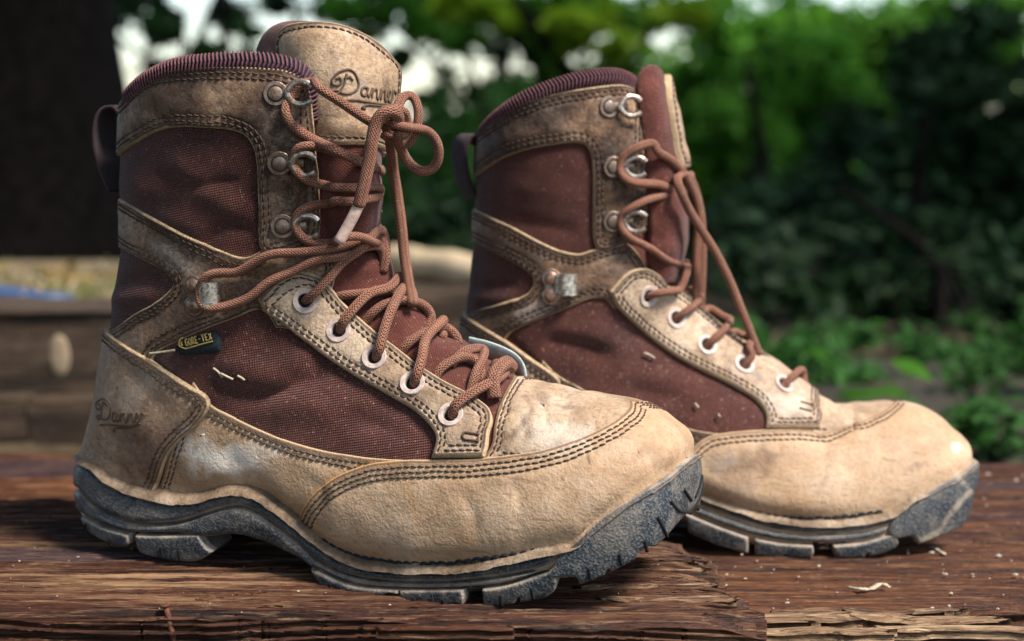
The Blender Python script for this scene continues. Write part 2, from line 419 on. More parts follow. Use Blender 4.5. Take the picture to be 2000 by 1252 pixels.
class Panel:
    def __init__(s, surf, poly, grid=.0016, rings=(.00025, .0007, .0014), rows=(), holes=()):
        s.surf = surf; s.rows = rows; s.poly = poly
        n = len(poly); fr = surf.edge_free(poly); s.free = fr
        # boundary samples for distances
        P = surf.pos(poly); keep = ~(fr & np.roll(fr, 1) & np.roll(fr, -1))
        seg = [];
        for i in range(n):
            j = (i + 1) % n
            if fr[i] and fr[j]: continue
            L = np.linalg.norm(P[j] - P[i]); k = max(1, int(L / .0005)); seg.append(P[i] + (P[j] - P[i]) * (np.arange(k) / k)[:, None])
        B = np.concatenate(seg); s.kd = make_kd(B)
        pts = [poly]; lo = poly.min(0); hi = poly.max(0)
        gx = np.arange(lo[0], hi[0], grid); gy = np.arange(lo[1], hi[1], grid); G = np.stack(np.meshgrid(gx, gy), -1).reshape(-1, 2)
        G[:, 0] += (np.round((G[:, 1] - lo[1]) / grid) % 2) * grid * .5
        G = G[inpoly(G, poly)]; dist = s.dist(surf.pos(G)); G = G[dist > (max(rings) if rings else 0) + .0006]
        rr = list(rings)
        for r in rows: rr += [r - .0008, r, r + .0008]
        rr = sorted(set(rr))
        nfree = np.where(~fr)[0]; ringpts = []
        for r in rr:
            Q = push_in(surf, poly, r)[nfree]; Q = Q[inpoly(Q, poly)]
            if len(Q): Q = Q[s.dist(surf.pos(Q)) > r * .86]
            if len(Q):
                Q[:, 1] = np.clip(Q[:, 1], 0, surf.Lw); ringpts.append(Q)
        if len(G) and rows:
            dd = s.dist(surf.pos(G)); ok = np.ones(len(G), bool)
            for r in rr: ok &= abs(dd - r) > .0004
            G = G[ok]
        # ring points where the outline touches the middle plane
        allp = np.concatenate([poly] + ringpts + [G])
        if len(holes):
            pass
        E = [(i, (i + 1) % n) for i in range(n)]
        co, ed, fa, *_ = delaunay_2d_cdt([Vector(p) for p in allp], E, [], 0, 2e-5)
        q = np.array([c[:] for c in co]); F = np.array([f for f in fa if len(f) == 3]); cen = q[F].mean(1); F = F[inpoly(cen, poly)]
        s.q = q; V = surf.pos(q)
        for hp, hr in holes: F = F[np.linalg.norm(V[F].mean(1) - hp, axis=1) > hr]
        # orientation
        fn = np.cross(V[F[:, 1]] - V[F[:, 0]], V[F[:, 2]] - V[F[:, 0]]); N = surf.nor(q)
        bad = (fn * N[F[:, 0]]).sum(1) < 0; F[bad] = F[bad][:, ::-1]
        used = np.unique(F); re = -np.ones(len(q), int); re[used] = np.arange(len(used)); s.q = q[used]; s.F = re[F]; s.V = V[used]; s.N = N[used]; s.d = s.dist(s.V)
    def dist(s, P): return np.array([s.kd.find(p)[2] for p in P]) if len(P) else np.zeros(0)
    def height(s, lift, thick, puff=0.0, puffw=.012, groove=.0006, rnd=.0014):
        d = s.d; e = np.clip(d / rnd, 0, 1); h = lift + thick * (np.sqrt(1 - (1 - e) ** 2)) - (d < 1e-5) * .0006
        h = h + puff * (1 - np.exp(-d / puffw))
        for r in s.rows: h = h - groove * np.exp(-((d - r) / .0009) ** 2)
        return h
    def shell(s, h, extra=None):
        V = s.V + s.N * h[:, None]; 
        if extra is not None: V = V + s.N * extra[:, None]
        return V

class Boot:
    def __init__(s, name, frame, label, group, M):
        s.fr = frame; s.M = M
        s.root = empty(name, frame.O, frame.yaw, label, 'boot', group)
        s.marks = []
    # ---- body from rings: (bottom px, off), (top px), half width, skew, boxiness
    def make_body(s, rings, nv=360, na=120, creases=(), lu=.40, lw=.14):
        fr = s.fr; B = []; T = []; W = []; K = []; Q = []
        for (bx, by), (tx, ty), w, k, q in rings:
            if k > 1.01: b = fr.un(bx, by, -w * .92)
            else: b = fr.un(bx, by, 0)
            B.append(b[[0, 2]]); T.append(fr.un(tx, ty, 0)[[0, 2]]); W.append(w); K.append(k); Q.append(q)
        n = len(rings); dat = np.column_stack([np.array(B), np.array(T), W, K, Q])
        t = np.linspace(0, n - 1, nv); i = np.minimum(t.astype(int), n - 2); f = (t - i)[:, None]
        D = np.concatenate([[2 * dat[0] - dat[1]], dat, [2 * dat[-1] - dat[-2]]])
        m1 = (D[i + 2] - D[i]) / 2; m2 = (D[i + 3] - D[i + 1]) / 2
        R = (2 * f**3 - 3 * f**2 + 1) * D[i + 1] + (f**3 - 2 * f**2 + f) * m1 + (-2 * f**3 + 3 * f**2) * D[i + 2] + (f**3 - f**2) * m2
        for _ in range(3): R[1:-1] = (R[:-2] + 2 * R[1:-1] + R[2:]) / 4
        a = np.linspace(0, math.pi, na); sa = np.sin(a)[None]; ca = np.cos(a)[None]
        q = R[:, 6:7]; k = R[:, 5:6]
        tt = ((1 - np.sign(ca) * np.abs(ca) ** q) / 2) ** k; yy = -R[:, 4:5] * np.abs(sa) ** q
        X = R[:, 0:1] + (R[:, 2:3] - R[:, 0:1]) * tt; Z = R[:, 1:2] + (R[:, 3:4] - R[:, 1:2]) * tt
        P = np.stack([X, yy, Z], -1); P[:, 0, 1] = 0; P[:, -1, 1] = 0
        P = s.seat(P)
        s.body = Surf(fr, P, lu, lw)
        # orientation check: normals must point outwards (towards -y at the middle)
        if s.body.N[nv // 2, na // 2, 1] > 0: s.body.flip = True; s.body.update()
        s.sculpt(s.body, creases)
    def seat(s, P, inset=.0090, rise=.012):
        """the lower rim of the upper is drawn onto the ledge of the sole"""
        f = s.foot; V = P.reshape(-1, 3).copy(); fx = f['X']; fy = -f['Y']; zt = f['zt']; n = f['n']
        for c in range(0, len(V), 4000):
            v = V[c:c + 4000]; d2 = (v[:, None, 0] - fx) ** 2 + (v[:, None, 1] - fy) ** 2; k = d2.argmin(1)
            dep = -((v[:, 0] - fx[k]) * n[k, 0] + (v[:, 1] - fy[k]) * n[k, 1])
            t = np.clip((zt[k] + rise - v[:, 2]) / (rise - .001), 0, 1); w = t * t * (3 - 2 * t)
            mv = inset - dep; mv = np.where(mv < 0, np.maximum(mv, -.005) * np.clip(2.4 + mv / .010, 0, 1), mv)
            v[:, 2] = np.maximum(v[:, 2], f['zb'][k] + .40 * (zt[k] - f['zb'][k]))
            v[:, 0] -= n[k, 0] * mv * w; v[:, 1] = np.minimum(0, v[:, 1] - n[k, 1] * mv * w)
        V = V.reshape(P.shape); V[:, 0, 1] = 0; V[:, -1, 1] = 0; return V
    def sculpt(s, surf, creases):
        """folds and swellings of the leather and cloth: (polyline px, width px, height m, [taper])"""
        pix = surf.pix.reshape(surf.nu, surf.nw, 2); D = np.zeros((surf.nu, surf.nw))
        for line, wid, amp in creases:
            L = np.array(catmull([np.array(p, float) for p in line], 6)); dm = np.full(D.shape, 1e9); tm = np.zeros(D.shape)
            for k, p in enumerate(L):
                d = ((pix - p) ** 2).sum(-1); b = d < dm; dm[b] = d[b]; tm[b] = k / max(1, len(L) - 1)
            env = np.clip(np.minimum(tm, 1 - tm) * 5 + .15, 0, 1) if len(L) > 2 else 1
            D += amp * np.exp(-dm / (2 * wid * wid)) * env
        Pf = surf.P.reshape(-1, 3)
        nz = np.array([mnoise.noise(Vector(p) * 38) * .0007 + mnoise.noise(Vector(p) * 95 + Vector((3, 1, 2))) * .00035 for p in Pf]).reshape(D.shape)
        D += nz; D[:, 0] = (D[:, 1]); D[:, -1] = D[:, -2]
        surf.P = surf.P + surf.N * D[..., None]
        if surf.snap: surf.P[:, 0, 1] = 0; surf.P[:, -1, 1] = 0
        surf.update()
    # ---- footprint wall
    def half_width(s, X):
        t = s.fp[::-1]; return np.interp(X, t[:, 0], t[:, 1])
    def line(s, pts):
        out = []
        for x, y in pts:
            X = 0.0
            for _ in range(12):
                P = s.fr.un(x, y, -float(s.half_width(X))); X = .5 * X + .5 * P[0]
            out.append((P[0], P[2]))
        out.sort(); return np.array(out)
    def make_wall(s, fp, top, bot, ns=500, nh=40, lu=.42, lw=.05):
        s.fp = np.array(fp); f = s.fp
        # perimeter resampled evenly
        d = np.concatenate([[0], np.cumsum(np.hypot(*np.diff(f, axis=0).T))]); u = np.linspace(0, d[-1], ns)
        X = np.interp(u, d, f[:, 0]); Y = np.interp(u, d, f[:, 1])
        for _ in range(14):
            X[1:-1] = (X[:-2] + 2 * X[1:-1] + X[2:]) / 4; Y[1:-1] = (Y[:-2] + 2 * Y[1:-1] + Y[2:]) / 4
        s.top = s.line(top); s.bot = s.line(bot)
        zt = np.interp(X, s.top[:, 0], s.top[:, 1]); zb = np.interp(X, s.bot[:, 0], s.bot[:, 1])
        for z in (zt, zb):
            for _ in range(10): z[1:-1] = (z[:-2] + 2 * z[1:-1] + z[2:]) / 4
        s.wX, s.wY, s.wzt, s.wzb = X, Y, zt, zb
        h = np.linspace(0, 1, nh)[None]; bul = (-.004 * (h ** 2.2) - .0035 * (1 - h) ** 2)   # leans in at the top and under at the bottom
        tx = np.gradient(X); ty = np.gradient(-Y); L = np.hypot(tx, ty) + 1e-12; nx, ny = -ty / L, tx / L
        c = (X.min() + X.max()) / 2
        if (nx * (X - c) + ny * (-Y)).sum() < 0: nx, ny = -nx, -ny
        s.wn = np.stack([nx, ny], -1); s.foot = dict(X=X, Y=Y, zt=zt, zb=zb, n=s.wn)
        PX = X[:, None] + nx[:, None] * bul; PY = -Y[:, None] + ny[:, None] * bul; PY = np.minimum(PY, 0); PZ = zb[:, None] + (zt - zb)[:, None] * h
        P = np.stack([PX, PY, PZ], -1); P[0, :, 1] = 0; P[-1, :, 1] = 0
        s.wall = Surf(s.fr, P, lu, lw, snap=False)
        if s.wall.N[ns // 2, nh // 2, 1] > 0: s.wall.flip = True; s.wall.update()
        s.wall.edge_free = lambda q: (q[:, 0] < 1e-4) | (q[:, 0] > lu - 1e-4)
        op = s.wall.pick
        def pick(x, y):
            q, _ = op(x, y)
            d = Vector(s.fr.ray(x, y)).normalized(); h = s.wall.bvh.ray_cast(Vector(s.fr.C), d)
            if h[0] is None:
                nn = s.wall.nor(q)[0]
                if abs(nn @ np.array(d)) < .3: q[0] = 0 if q[0] < lu / 2 else lu
            return q, False
        s.wall.pick = pick
    # ---- painted marks: (kind, px x, px y, radius px, strength)
    def wear(s, V):
        pale = np.zeros(len(V)); dark_mark = np.zeros(len(V)); orange = np.zeros(len(V)); pix = s.fr.px(V)
        for kind, line, rad, st in s.marks:
            L = np.array(catmull([np.array(p, float) for p in line], 5)) if len(line) > 1 else np.array([line[0]], float)
            d = np.full(len(V), 1e9)
            for p in L: d = np.minimum(d, ((pix - p) ** 2).sum(1))
            d = np.sqrt(d)
            near = d < rad * 2.2
            w = np.zeros(len(V))
            for i in np.where(near)[0]:
                v = Vector(V[i]); nn = mnoise.fractal(v * 160, .9, 2.2, 4) * .9
                w[i] = st * max(0, min(1, (1.15 - d[i] / rad) * 1.2 + nn))
            t = {'pale': pale, 'dark_mark': dark_mark, 'orange': orange}[kind]; t[:] = np.maximum(t, w)
        return {'pale': pale, 'dark_mark': dark_mark, 'orange': orange}
    def panel(s, name, pts, mat, lift, thick=.0018, rows=(), surf=None, mirror='split', puff=0.0, grid=.0016, holes=(), parent=None, groove=.0006,
              stitch=True, label=None, rings=(.00025, .0007, .0014), rnd=.0014, extra=None, q=None, depth=0.0, stitch_mat=None, puffw=.012):
        surf = surf or s.body; poly = surf.poly(pts) if q is None else q
        p = Panel(surf, poly, grid, rings, rows, holes); h = p.height(lift, thick, puff, puffw, groove, rnd)
        V = p.shell(h, extra(p) if extra else None); F = p.F
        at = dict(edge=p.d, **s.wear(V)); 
        if depth:      # block with depth: sides run inwards from the outline
            n0 = len(V); ec = {}
            for f in F:
                for a, b in ((f[0], f[1]), (f[1], f[2]), (f[2], f[0])):
                    ec[(a, b)] = ec.get((a, b), 0) + 1
            bd = [(a, b) for (a, b) in ec if (b, a) not in ec]; vs = sorted({a for e in bd for a in e}); mp = {v: n0 + i for i, v in enumerate(vs)}
            nin = p.N[vs].copy(); nin[:, 2] = 0; nin = unit(nin); inn = V[vs] - nin * depth; inn[:, 1] = np.minimum(inn[:, 1], -.0005)
            V = np.concatenate([V, inn]); sf = [(b, a, mp[a]) for a, b in bd] + [(b, mp[a], mp[b]) for a, b in bd]
            F = np.concatenate([F, np.array(sf)]); at = {k: np.concatenate([x, x[vs] + (.02 if k == 'edge' else 0)]) for k, x in at.items()}
        uv = np.stack([V[:, 0] - (V[:, 1] if name.startswith('tongue') else 0), V[:, 2]], -1)
        par = parent or s.root; objs = []
        if mirror == 'join':
            V2, F2 = mirror_geo(V, F); n = len(V)
            AV = np.concatenate([V, V2]); AF = np.concatenate([F, F2 + n]); A2 = {k: np.concatenate([x, x]) for k, x in at.items()}
            objs = [mesh_obj(name, AV, AF, mat, par, attrs=A2, uv=np.concatenate([uv, uv]))]
        else:
            objs = [mesh_obj(name, V, F, mat, par, attrs=at, uv=uv)]
            if mirror == 'split':
                V2, F2 = mirror_geo(V, F); objs.append(mesh_obj(name, V2, F2, mat, par, attrs=at, uv=uv))
        if label: objs[0]['label'] = label
        if rows and stitch:
            for oi, sg in enumerate([1, -1] if mirror else [1]):
                mb = MB()
                for r in rows: s.stitches(mb, p, r, lift + thick + puff * (1 - math.exp(-r / puffw)) - groove * .55, sg)
                mb.build('stitching', stitch_mat or s.M['thread'], objs[min(oi, len(objs) - 1)], kind='stuff')
        return objs, p
    def stitches(s, mb, p, r, h, sg=1, length=.0027, period=.0035, rad=.00042, slant=.18):
        surf = p.surf; Q = push_in(surf, p.poly, r); ok = inpoly(Q, p.poly) & ~p.free; P = surf.pos(Q); ok &= p.dist(P) > r * .9; N = surf.nor(Q); P = P + N * h
        runs = []; cur = []
        for i in range(len(Q)):
            if ok[i] and (not cur or np.linalg.norm(P[i] - P[cur[-1]]) < .006): cur.append(i)
            elif ok[i]: runs.append(cur); cur = [i]
            else:
                if cur: runs.append(cur); cur = []
        if cur: runs.append(cur)
        for c in runs:
            if len(c) < 3: continue
            L = np.concatenate([[0], np.cumsum(np.linalg.norm(np.diff(P[c], axis=0), axis=1))]); t = 0
            while t + length < L[-1]:
                j = rng.normal(0, .00012)
                a = np.array([np.interp(t, L, P[c][:, k]) for k in range(3)]); b = np.array([np.interp(t + length, L, P[c][:, k]) for k in range(3)]); n = N[c[min(len(c) - 1, int(np.searchsorted(L, t)))]]
                side = np.cross(n, unit(b - a)); a = a + side * (slant * .0012 + j); b = b - side * (slant * .0012 - j); m = (a + b) / 2 + n * .00035
                pl = np.array([a - n * .0004, a * .8 + b * .2 + n * .0002, m, a * .2 + b * .8 + n * .0002, b - n * .0004])
                V, F, _ = tube_geo(pl, rad, 5, False)
                if sg < 0: V = V * [1, -1, 1]; F = [f[::-1] for f in F]
                mb.add(V, F); t += period
    def at(s, x, y, h=0.0, surf=None):
        surf = surf or s.body; q, _ = surf.pick(x, y); return surf.pos(q)[0] + surf.nor(q)[0] * h, surf.nor(q)[0]
    def path(s, pts, surf=None):
        """(x, y, h) follows the surface at height h; (x, y, 'p', off) lies in the plane y = off"""
        out = []
        for p in pts:
            if p[2] == 'p': out.append(s.fr.un(p[0], p[1], p[3]))
            else: out.append(s.at(p[0], p[1], p[2], surf)[0])
        return out
    def lace(s, name, pts, r=.00245, parent=None, sm=0):
        P = np.array(catmull(s.path(pts), .0018))
        for _ in range(3): P[1:-1] = (P[:-2] + 2 * P[1:-1] + P[2:]) / 4
        V, F, uv = tube_geo(P, r, 14, True, .86); return mesh_obj(name, V, F, s.M['lace'], parent or s.lace_root, uv=uv)
    # ---- hardware
    def mount(s, name, geo, x, y, h=0.0, up=(0, 0, 1), parent=None, mat='metal', sides=(1, -1), size=1.0, nrm=None, smooth=True):
        P, N = s.at(x, y, h); 
        if nrm is not None: N = unit(N + np.array(nrm))
        R = frame_of(N, up); V, F = geo; W = P + (np.asarray(V) * size) @ R; out = []
        for k, sg in enumerate(sides):
            V2 = W * [1, sg, 1]; F2 = F if sg > 0 else [tuple(f)[::-1] for f in F]
            out.append(mesh_obj(name, V2, F2, s.M[mat], (parent[k] if isinstance(parent, list) else parent) or s.root, smooth=smooth)); out[-1].data.set_sharp_from_angle(angle=math.radians(32))
        return out
    def eyelet(s, x, y, h, size=1.0):
        o = s.mount('eyelet', lathe_geo([(.0060, -.0005), (.0060, .0004), (.0057, .0007), (.0039, .0006), (.0035, .0002), (.0032, -.0006), (.0031, -.003)], 28), x, y, h, mat='eyelet', size=size)
        s.mount('eyelet_hole', lathe_geo([(.0033, -.0012), (.0001, -.0016)], 20), x, y, h, parent=o, mat='dark', size=size)
    def hook(s, x, y, h, ang=0.0, size=1.0):
        """speed hook: a washer with a domed rivet and a bent loop open to the front"""
        c, sn = math.cos(ang), math.sin(ang); rot = lambda V: np.asarray(V) @ np.array([[c, sn, 0], [-sn, c, 0], [0, 0, 1]])
        V, F = lathe_geo([(.0057, -.0004), (.0057, .0006), (.0054, .0009), (.0040, .0009), (.0036, .0004), (.0034, .0010), (.0032, .0015), (.0024, .0018), (.0010, .0020)], 26)
        o = s.mount('lace_hook', (rot(V), F), x, y, h, size=size, mat='metal')
        pts = [(.0168, .0030, .0044), (.0150, .0044, .0042), (.0118, .0052, .0036), (.0085, .0044, .0032), (.0064, .0022, .0028), (.0056, .0, .0026), (.0064, -.0022, .0028), (.0085, -.0044, .0032), (.0118, -.0052, .0036), (.0150, -.0044, .0042), (.0168, -.0030, .0044)]
        P = np.array(catmull([np.array(p) for p in pts], .0007)); V, F, _ = tube_geo(P, .0015, 12, True, .6, up=(0, 0, 1))
        s.mount('hook_loop', (rot(V), F), x, y, h, parent=o, size=size, mat='loop')
        V, F, _ = tube_geo(np.array([(.003, 0, .0006), (.005, 0, .0012), (.0075, 0, .0004), (.011, 0, .0002)]), [.0022, .0024, .0022, .0018], 10, True, .35, up=(0, 0, 1)); s.mount('hook_tab', (rot(V), F), x, y, h, parent=o, size=size)
    def ankle_ring(s, x, y, h, ang=0.0, size=1.0):
        c, sn = math.cos(ang), math.sin(ang); rot = lambda V: np.asarray(V) @ np.array([[c, sn, 0], [-sn, c, 0], [0, 0, 1]])
        mb = MB()
        for yy in (.0048, -.0048):
            V, F = lathe_geo([(.0052, -.0005), (.0052, .0008), (.0046, .0012), (.0036, .0012)], 24); mb.add(V + [0, yy, 0], F)
        V, F = lathe_geo([(.0052, -.0005), (.0052, .0007), (.0046, .0011)], 4); V = V * [.75, 1.2, 1]; mb.add(V, F)
        o = s.mount('ankle_ring', (rot(np.concatenate(mb.V)), mb.F), x, y, h, size=size)
        for yy in (.0048, -.0048):
            V, F = lathe_geo([(.0037, .0008), (.0036, .0016), (.0028, .0022), (.0012, .0025)], 22); s.mount('rivet', (rot(V + [0, yy, 0]), F), x, y, h, parent=o, size=size, mat='copper')
        # band bent outwards with a slot for the lace
        pr = catmull([np.array(p) for p in [(.0015, .0012), (.0035, .0040), (.0070, .0062), (.0110, .0058), (.0135, .0035), (.0142, .0006), (.0130, -.0004)]], .0008)
        V = []; w = .0058
        for px_, pz in pr:
            ww = w * (.86 if px_ < .004 else 1.0)
            V += [(px_, ww + .0015, pz), (px_, -ww + .0015, pz)]
        n = len(pr); V = np.array(V); pr = np.array(pr); tg = unit(np.gradient(pr, axis=0)); nn = np.stack([tg[:, 1], np.zeros(n), -tg[:, 0]], -1); V2 = V + np.repeat(nn, 2, 0) * .0011
        A = np.concatenate([V, V2]); F = []; m = 2 * n
        for i in range(n - 1):
            F += [(2*i, 2*i+1, 2*i+3, 2*i+2), (m+2*i, m+2*i+2, m+2*i+3, m+2*i+1), (2*i, 2*i+2, m+2*i+2, m+2*i), (2*i+1, m+2*i+1, m+2*i+3, 2*i+3)]
        F += [(0, m, m+1, 1), (2*n-2, 2*n-1, m+2*n-1, m+2*n-2)]
        s.mount('bracket', (rot(A), F), x, y, h, parent=o, size=size, mat='bright', smooth=False)
# ------------------------------------------------------------------ materials of the boots
M = dict(
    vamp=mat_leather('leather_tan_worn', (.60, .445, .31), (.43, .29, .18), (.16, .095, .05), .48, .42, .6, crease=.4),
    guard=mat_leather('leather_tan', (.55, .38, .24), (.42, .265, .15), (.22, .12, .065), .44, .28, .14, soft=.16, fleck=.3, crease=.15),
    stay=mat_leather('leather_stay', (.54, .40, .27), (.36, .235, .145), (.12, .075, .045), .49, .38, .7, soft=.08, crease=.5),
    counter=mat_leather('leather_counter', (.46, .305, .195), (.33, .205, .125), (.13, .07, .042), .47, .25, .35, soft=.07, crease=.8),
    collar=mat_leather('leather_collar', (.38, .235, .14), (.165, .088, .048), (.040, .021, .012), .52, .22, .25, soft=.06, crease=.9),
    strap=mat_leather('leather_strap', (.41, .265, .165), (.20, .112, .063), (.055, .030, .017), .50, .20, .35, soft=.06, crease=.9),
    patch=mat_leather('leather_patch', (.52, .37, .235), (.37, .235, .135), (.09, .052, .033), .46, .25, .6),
    canvas=mat_canvas('canvas_brown', (.068, .016, .010), (.115, .031, .019)),
    canvas_light=mat_canvas('canvas_quarter', (.078, .020, .013), (.145, .044, .030), flecks=1.8),
    tongue=mat_canvas('canvas_tongue', (.080, .020, .013), (.13, .037, .025), pitch=.0013, ang=.2, weave=.45),
    lining=mat_plain('lining', (.03, .014, .012), .9), web=mat_canvas('webbing', (.045, .020, .022), (.07, .032, .034), pitch=.0011, ang=.0, flecks=.5),
    knit=mat_plain('knit_base', (.018, .014, .030), .9, .5, 300), knit_thread=mat_plain('knit_thread', (.125, .048, .052), .85, .3, 400),
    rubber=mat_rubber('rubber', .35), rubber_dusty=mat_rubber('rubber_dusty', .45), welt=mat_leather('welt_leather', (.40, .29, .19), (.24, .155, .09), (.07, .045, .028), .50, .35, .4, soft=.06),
    thread=mat_plain('thread', (.065, .036, .022), .8, .4, 500), black_thread=mat_plain('black_thread', (.014, .016, .02), .8, .5, 500),
    lace=mat_lace('lace_cord'), metal=mat_metal('gunmetal', (.26, .20, .165), .42), loop=mat_metal('worn_loop', (.48, .40, .34), .32), copper=mat_metal('copper_rivet', (.42, .26, .19), .4), bright=mat_metal('worn_nickel', (.62, .58, .52), .30),
    eyelet=mat_plain('eyelet_enamel', (.46, .36, .31), .5, .35, 300), dark=mat_plain('dark_hole', (.006, .005, .005), .9), tip=mat_plain('lace_tip', (.60, .42, .34), .45, .25, 250),
    green=mat_plain('label_cloth', (.010, .018, .018), .8, .4, 500), gold=mat_plain('label_gold', (.50, .36, .10), .6, .3, 400), teal=mat_plain('lining_grey', (.33, .38, .36), .8, .3, 200),
    emboss=mat_plain('embossed_groove', (.10, .060, .034), .75, .35, 400), straw=mat_plain('straw', (.42, .34, .24), .8, .3, 300), rust=mat_plain('rust', (.10, .032, .015), .8, .5, 300, bump=.001),
)

def grid_surf(fr, rows, nu=90, nw=70, Lu=.10, Lw=.09):
    """surface through rows of 3D points"""
    A = [np.array(catmull(r, .002)) for r in rows]
    A = [np.stack([np.interp(np.linspace(0, 1, nw), np.linspace(0, 1, len(a)), a[:, k]) for k in range(3)], -1) for a in A]
    t = np.linspace(0, len(A) - 1, nu); out = []
    D = np.array([2 * A[0] - A[1]] + A + [2 * A[-1] - A[-2]])
    for x in t:
        i = min(int(x), len(A) - 2); f = x - i; m1 = (D[i + 2] - D[i]) / 2; m2 = (D[i + 3] - D[i + 1]) / 2
        out.append((2*f**3 - 3*f**2 + 1) * D[i+1] + (f**3 - 2*f**2 + f) * m1 + (-2*f**3 + 3*f**2) * D[i+2] + (f**3 - f**2) * m2)
    out = np.array(out); sf = Surf(fr, out, Lu, Lw, snap=False)
    D2 = np.array([mnoise.noise(Vector(p) * 28) * .0022 + mnoise.noise(Vector((p[0] * 30, p[1] * 30, p[2] * 110))) * .0011 for p in out.reshape(-1, 3)]).reshape(out.shape[:2]); sf.P = sf.P + sf.N * D2[..., None]; sf.update()
    v = fr.C - sf.P[nu // 2, nw // 2]
    if sf.N[nu // 2, nw // 2] @ v < 0: sf.flip = True; sf.update()
    return sf

def ribbon(b, name, path, w, thick, mat, parent=None, wd=(0, 1, 0)):
    P = np.array(catmull(path, .002)); T = unit(np.gradient(P, axis=0)); nn = np.stack([-T[:, 2], np.zeros(len(P)), T[:, 0]], -1)
    prof = [(-w, 0), (-w * .97, thick * .5), (w * .97, thick * .5), (w, 0), (w * .97, -thick * .5), (-w * .97, -thick * .5)]
    V = []; F = []; k = len(prof)
    for p, n_ in zip(P, nn):
        for a, c in prof: V.append(p + np.array(wd) * a + n_ * c)
    for i in range(len(P) - 1):
        for j in range(k): F.append((i*k + j, i*k + (j+1) % k, (i+1)*k + (j+1) % k, (i+1)*k + j))
    V = np.array(V); return mesh_obj(name, V, F, mat, parent or b.root, uv=np.stack([V[:, 1], V[:, 2]], -1))

def strokes(b, name, surf, lines, org, sx, sy, h, r, mat, parent, close=False, shear=0.0, rot=0.0):
    """lettering laid on a surface: polylines in letter units placed in the picture at org, sx px per unit"""
    mb = MB(); c, sn = math.cos(rot), math.sin(rot)
    for L in lines:
        P = []
        for p in catmull([np.array(p, float) for p in L], .06):
            X, Y = p[0] * sx + p[1] * shear * sx, -p[1] * sy
            P.append(b.at(org[0] + X * c - Y * sn, org[1] + X * sn + Y * c, h, surf)[0])
        P = np.array(P)
        if len(P) < 3: continue
        V, F, _ = tube_geo(P, r, 6, True); mb.add(V, F)
    return mb.build(name, mat, parent)

# the maker's script lettering, drawn as pen strokes (units of the small letters' height)
SCRIPT = [
    [(.95, 2.05), (.75, .95), (.55, .15), (.25, .05), (.10, .30), (.40, .45), (.95, .10), (1.50, .15), (2.05, .75), (2.10, 1.50), (1.65, 2.15), (.95, 2.35), (.25, 2.10), (-.10, 1.60), (.05, 1.15), (.40, 1.10), (.60, 1.40), (.45, 1.75), (.18, 1.65)],
    [(1.55, 1.60), (1.20, 1.85), (.80, 1.70)],
    [(3.15, .95), (2.75, 1.0), (2.50, .60), (2.55, .12), (2.90, .05), (3.15, .45), (3.25, 1.0), (3.15, .30), (3.35, .02), (3.60, .35)],
    [(3.60, .35), (3.85, .95), (3.80, .0)], [(3.80, .30), (4.10, .85), (4.40, .95), (4.45, .55), (4.45, .10), (4.65, .02), (4.90, .35)],
    [(4.90, .35), (5.10, .95), (5.05, .0)], [(5.05, .30), (5.35, .85), (5.65, .95), (5.70, .55), (5.70, .10), (5.90, .02), (6.15, .30)],
    [(6.15, .30), (6.55, .60), (6.60, .90), (6.35, .98), (6.18, .60), (6.25, .15), (6.60, .02), (6.95, .35)],
    [(6.95, .35), (7.15, 1.05), (7.35, .95), (7.60, .90), (7.62, .70)],
    [(.5, -.55), (1.6, -.40), (3.2, -.42), (5.0, -.36), (6.9, -.15), (5.4, -.50), (4.0, -.62), (3.1, -.70), (2.6, -1.0), (3.0, -1.1)],
]

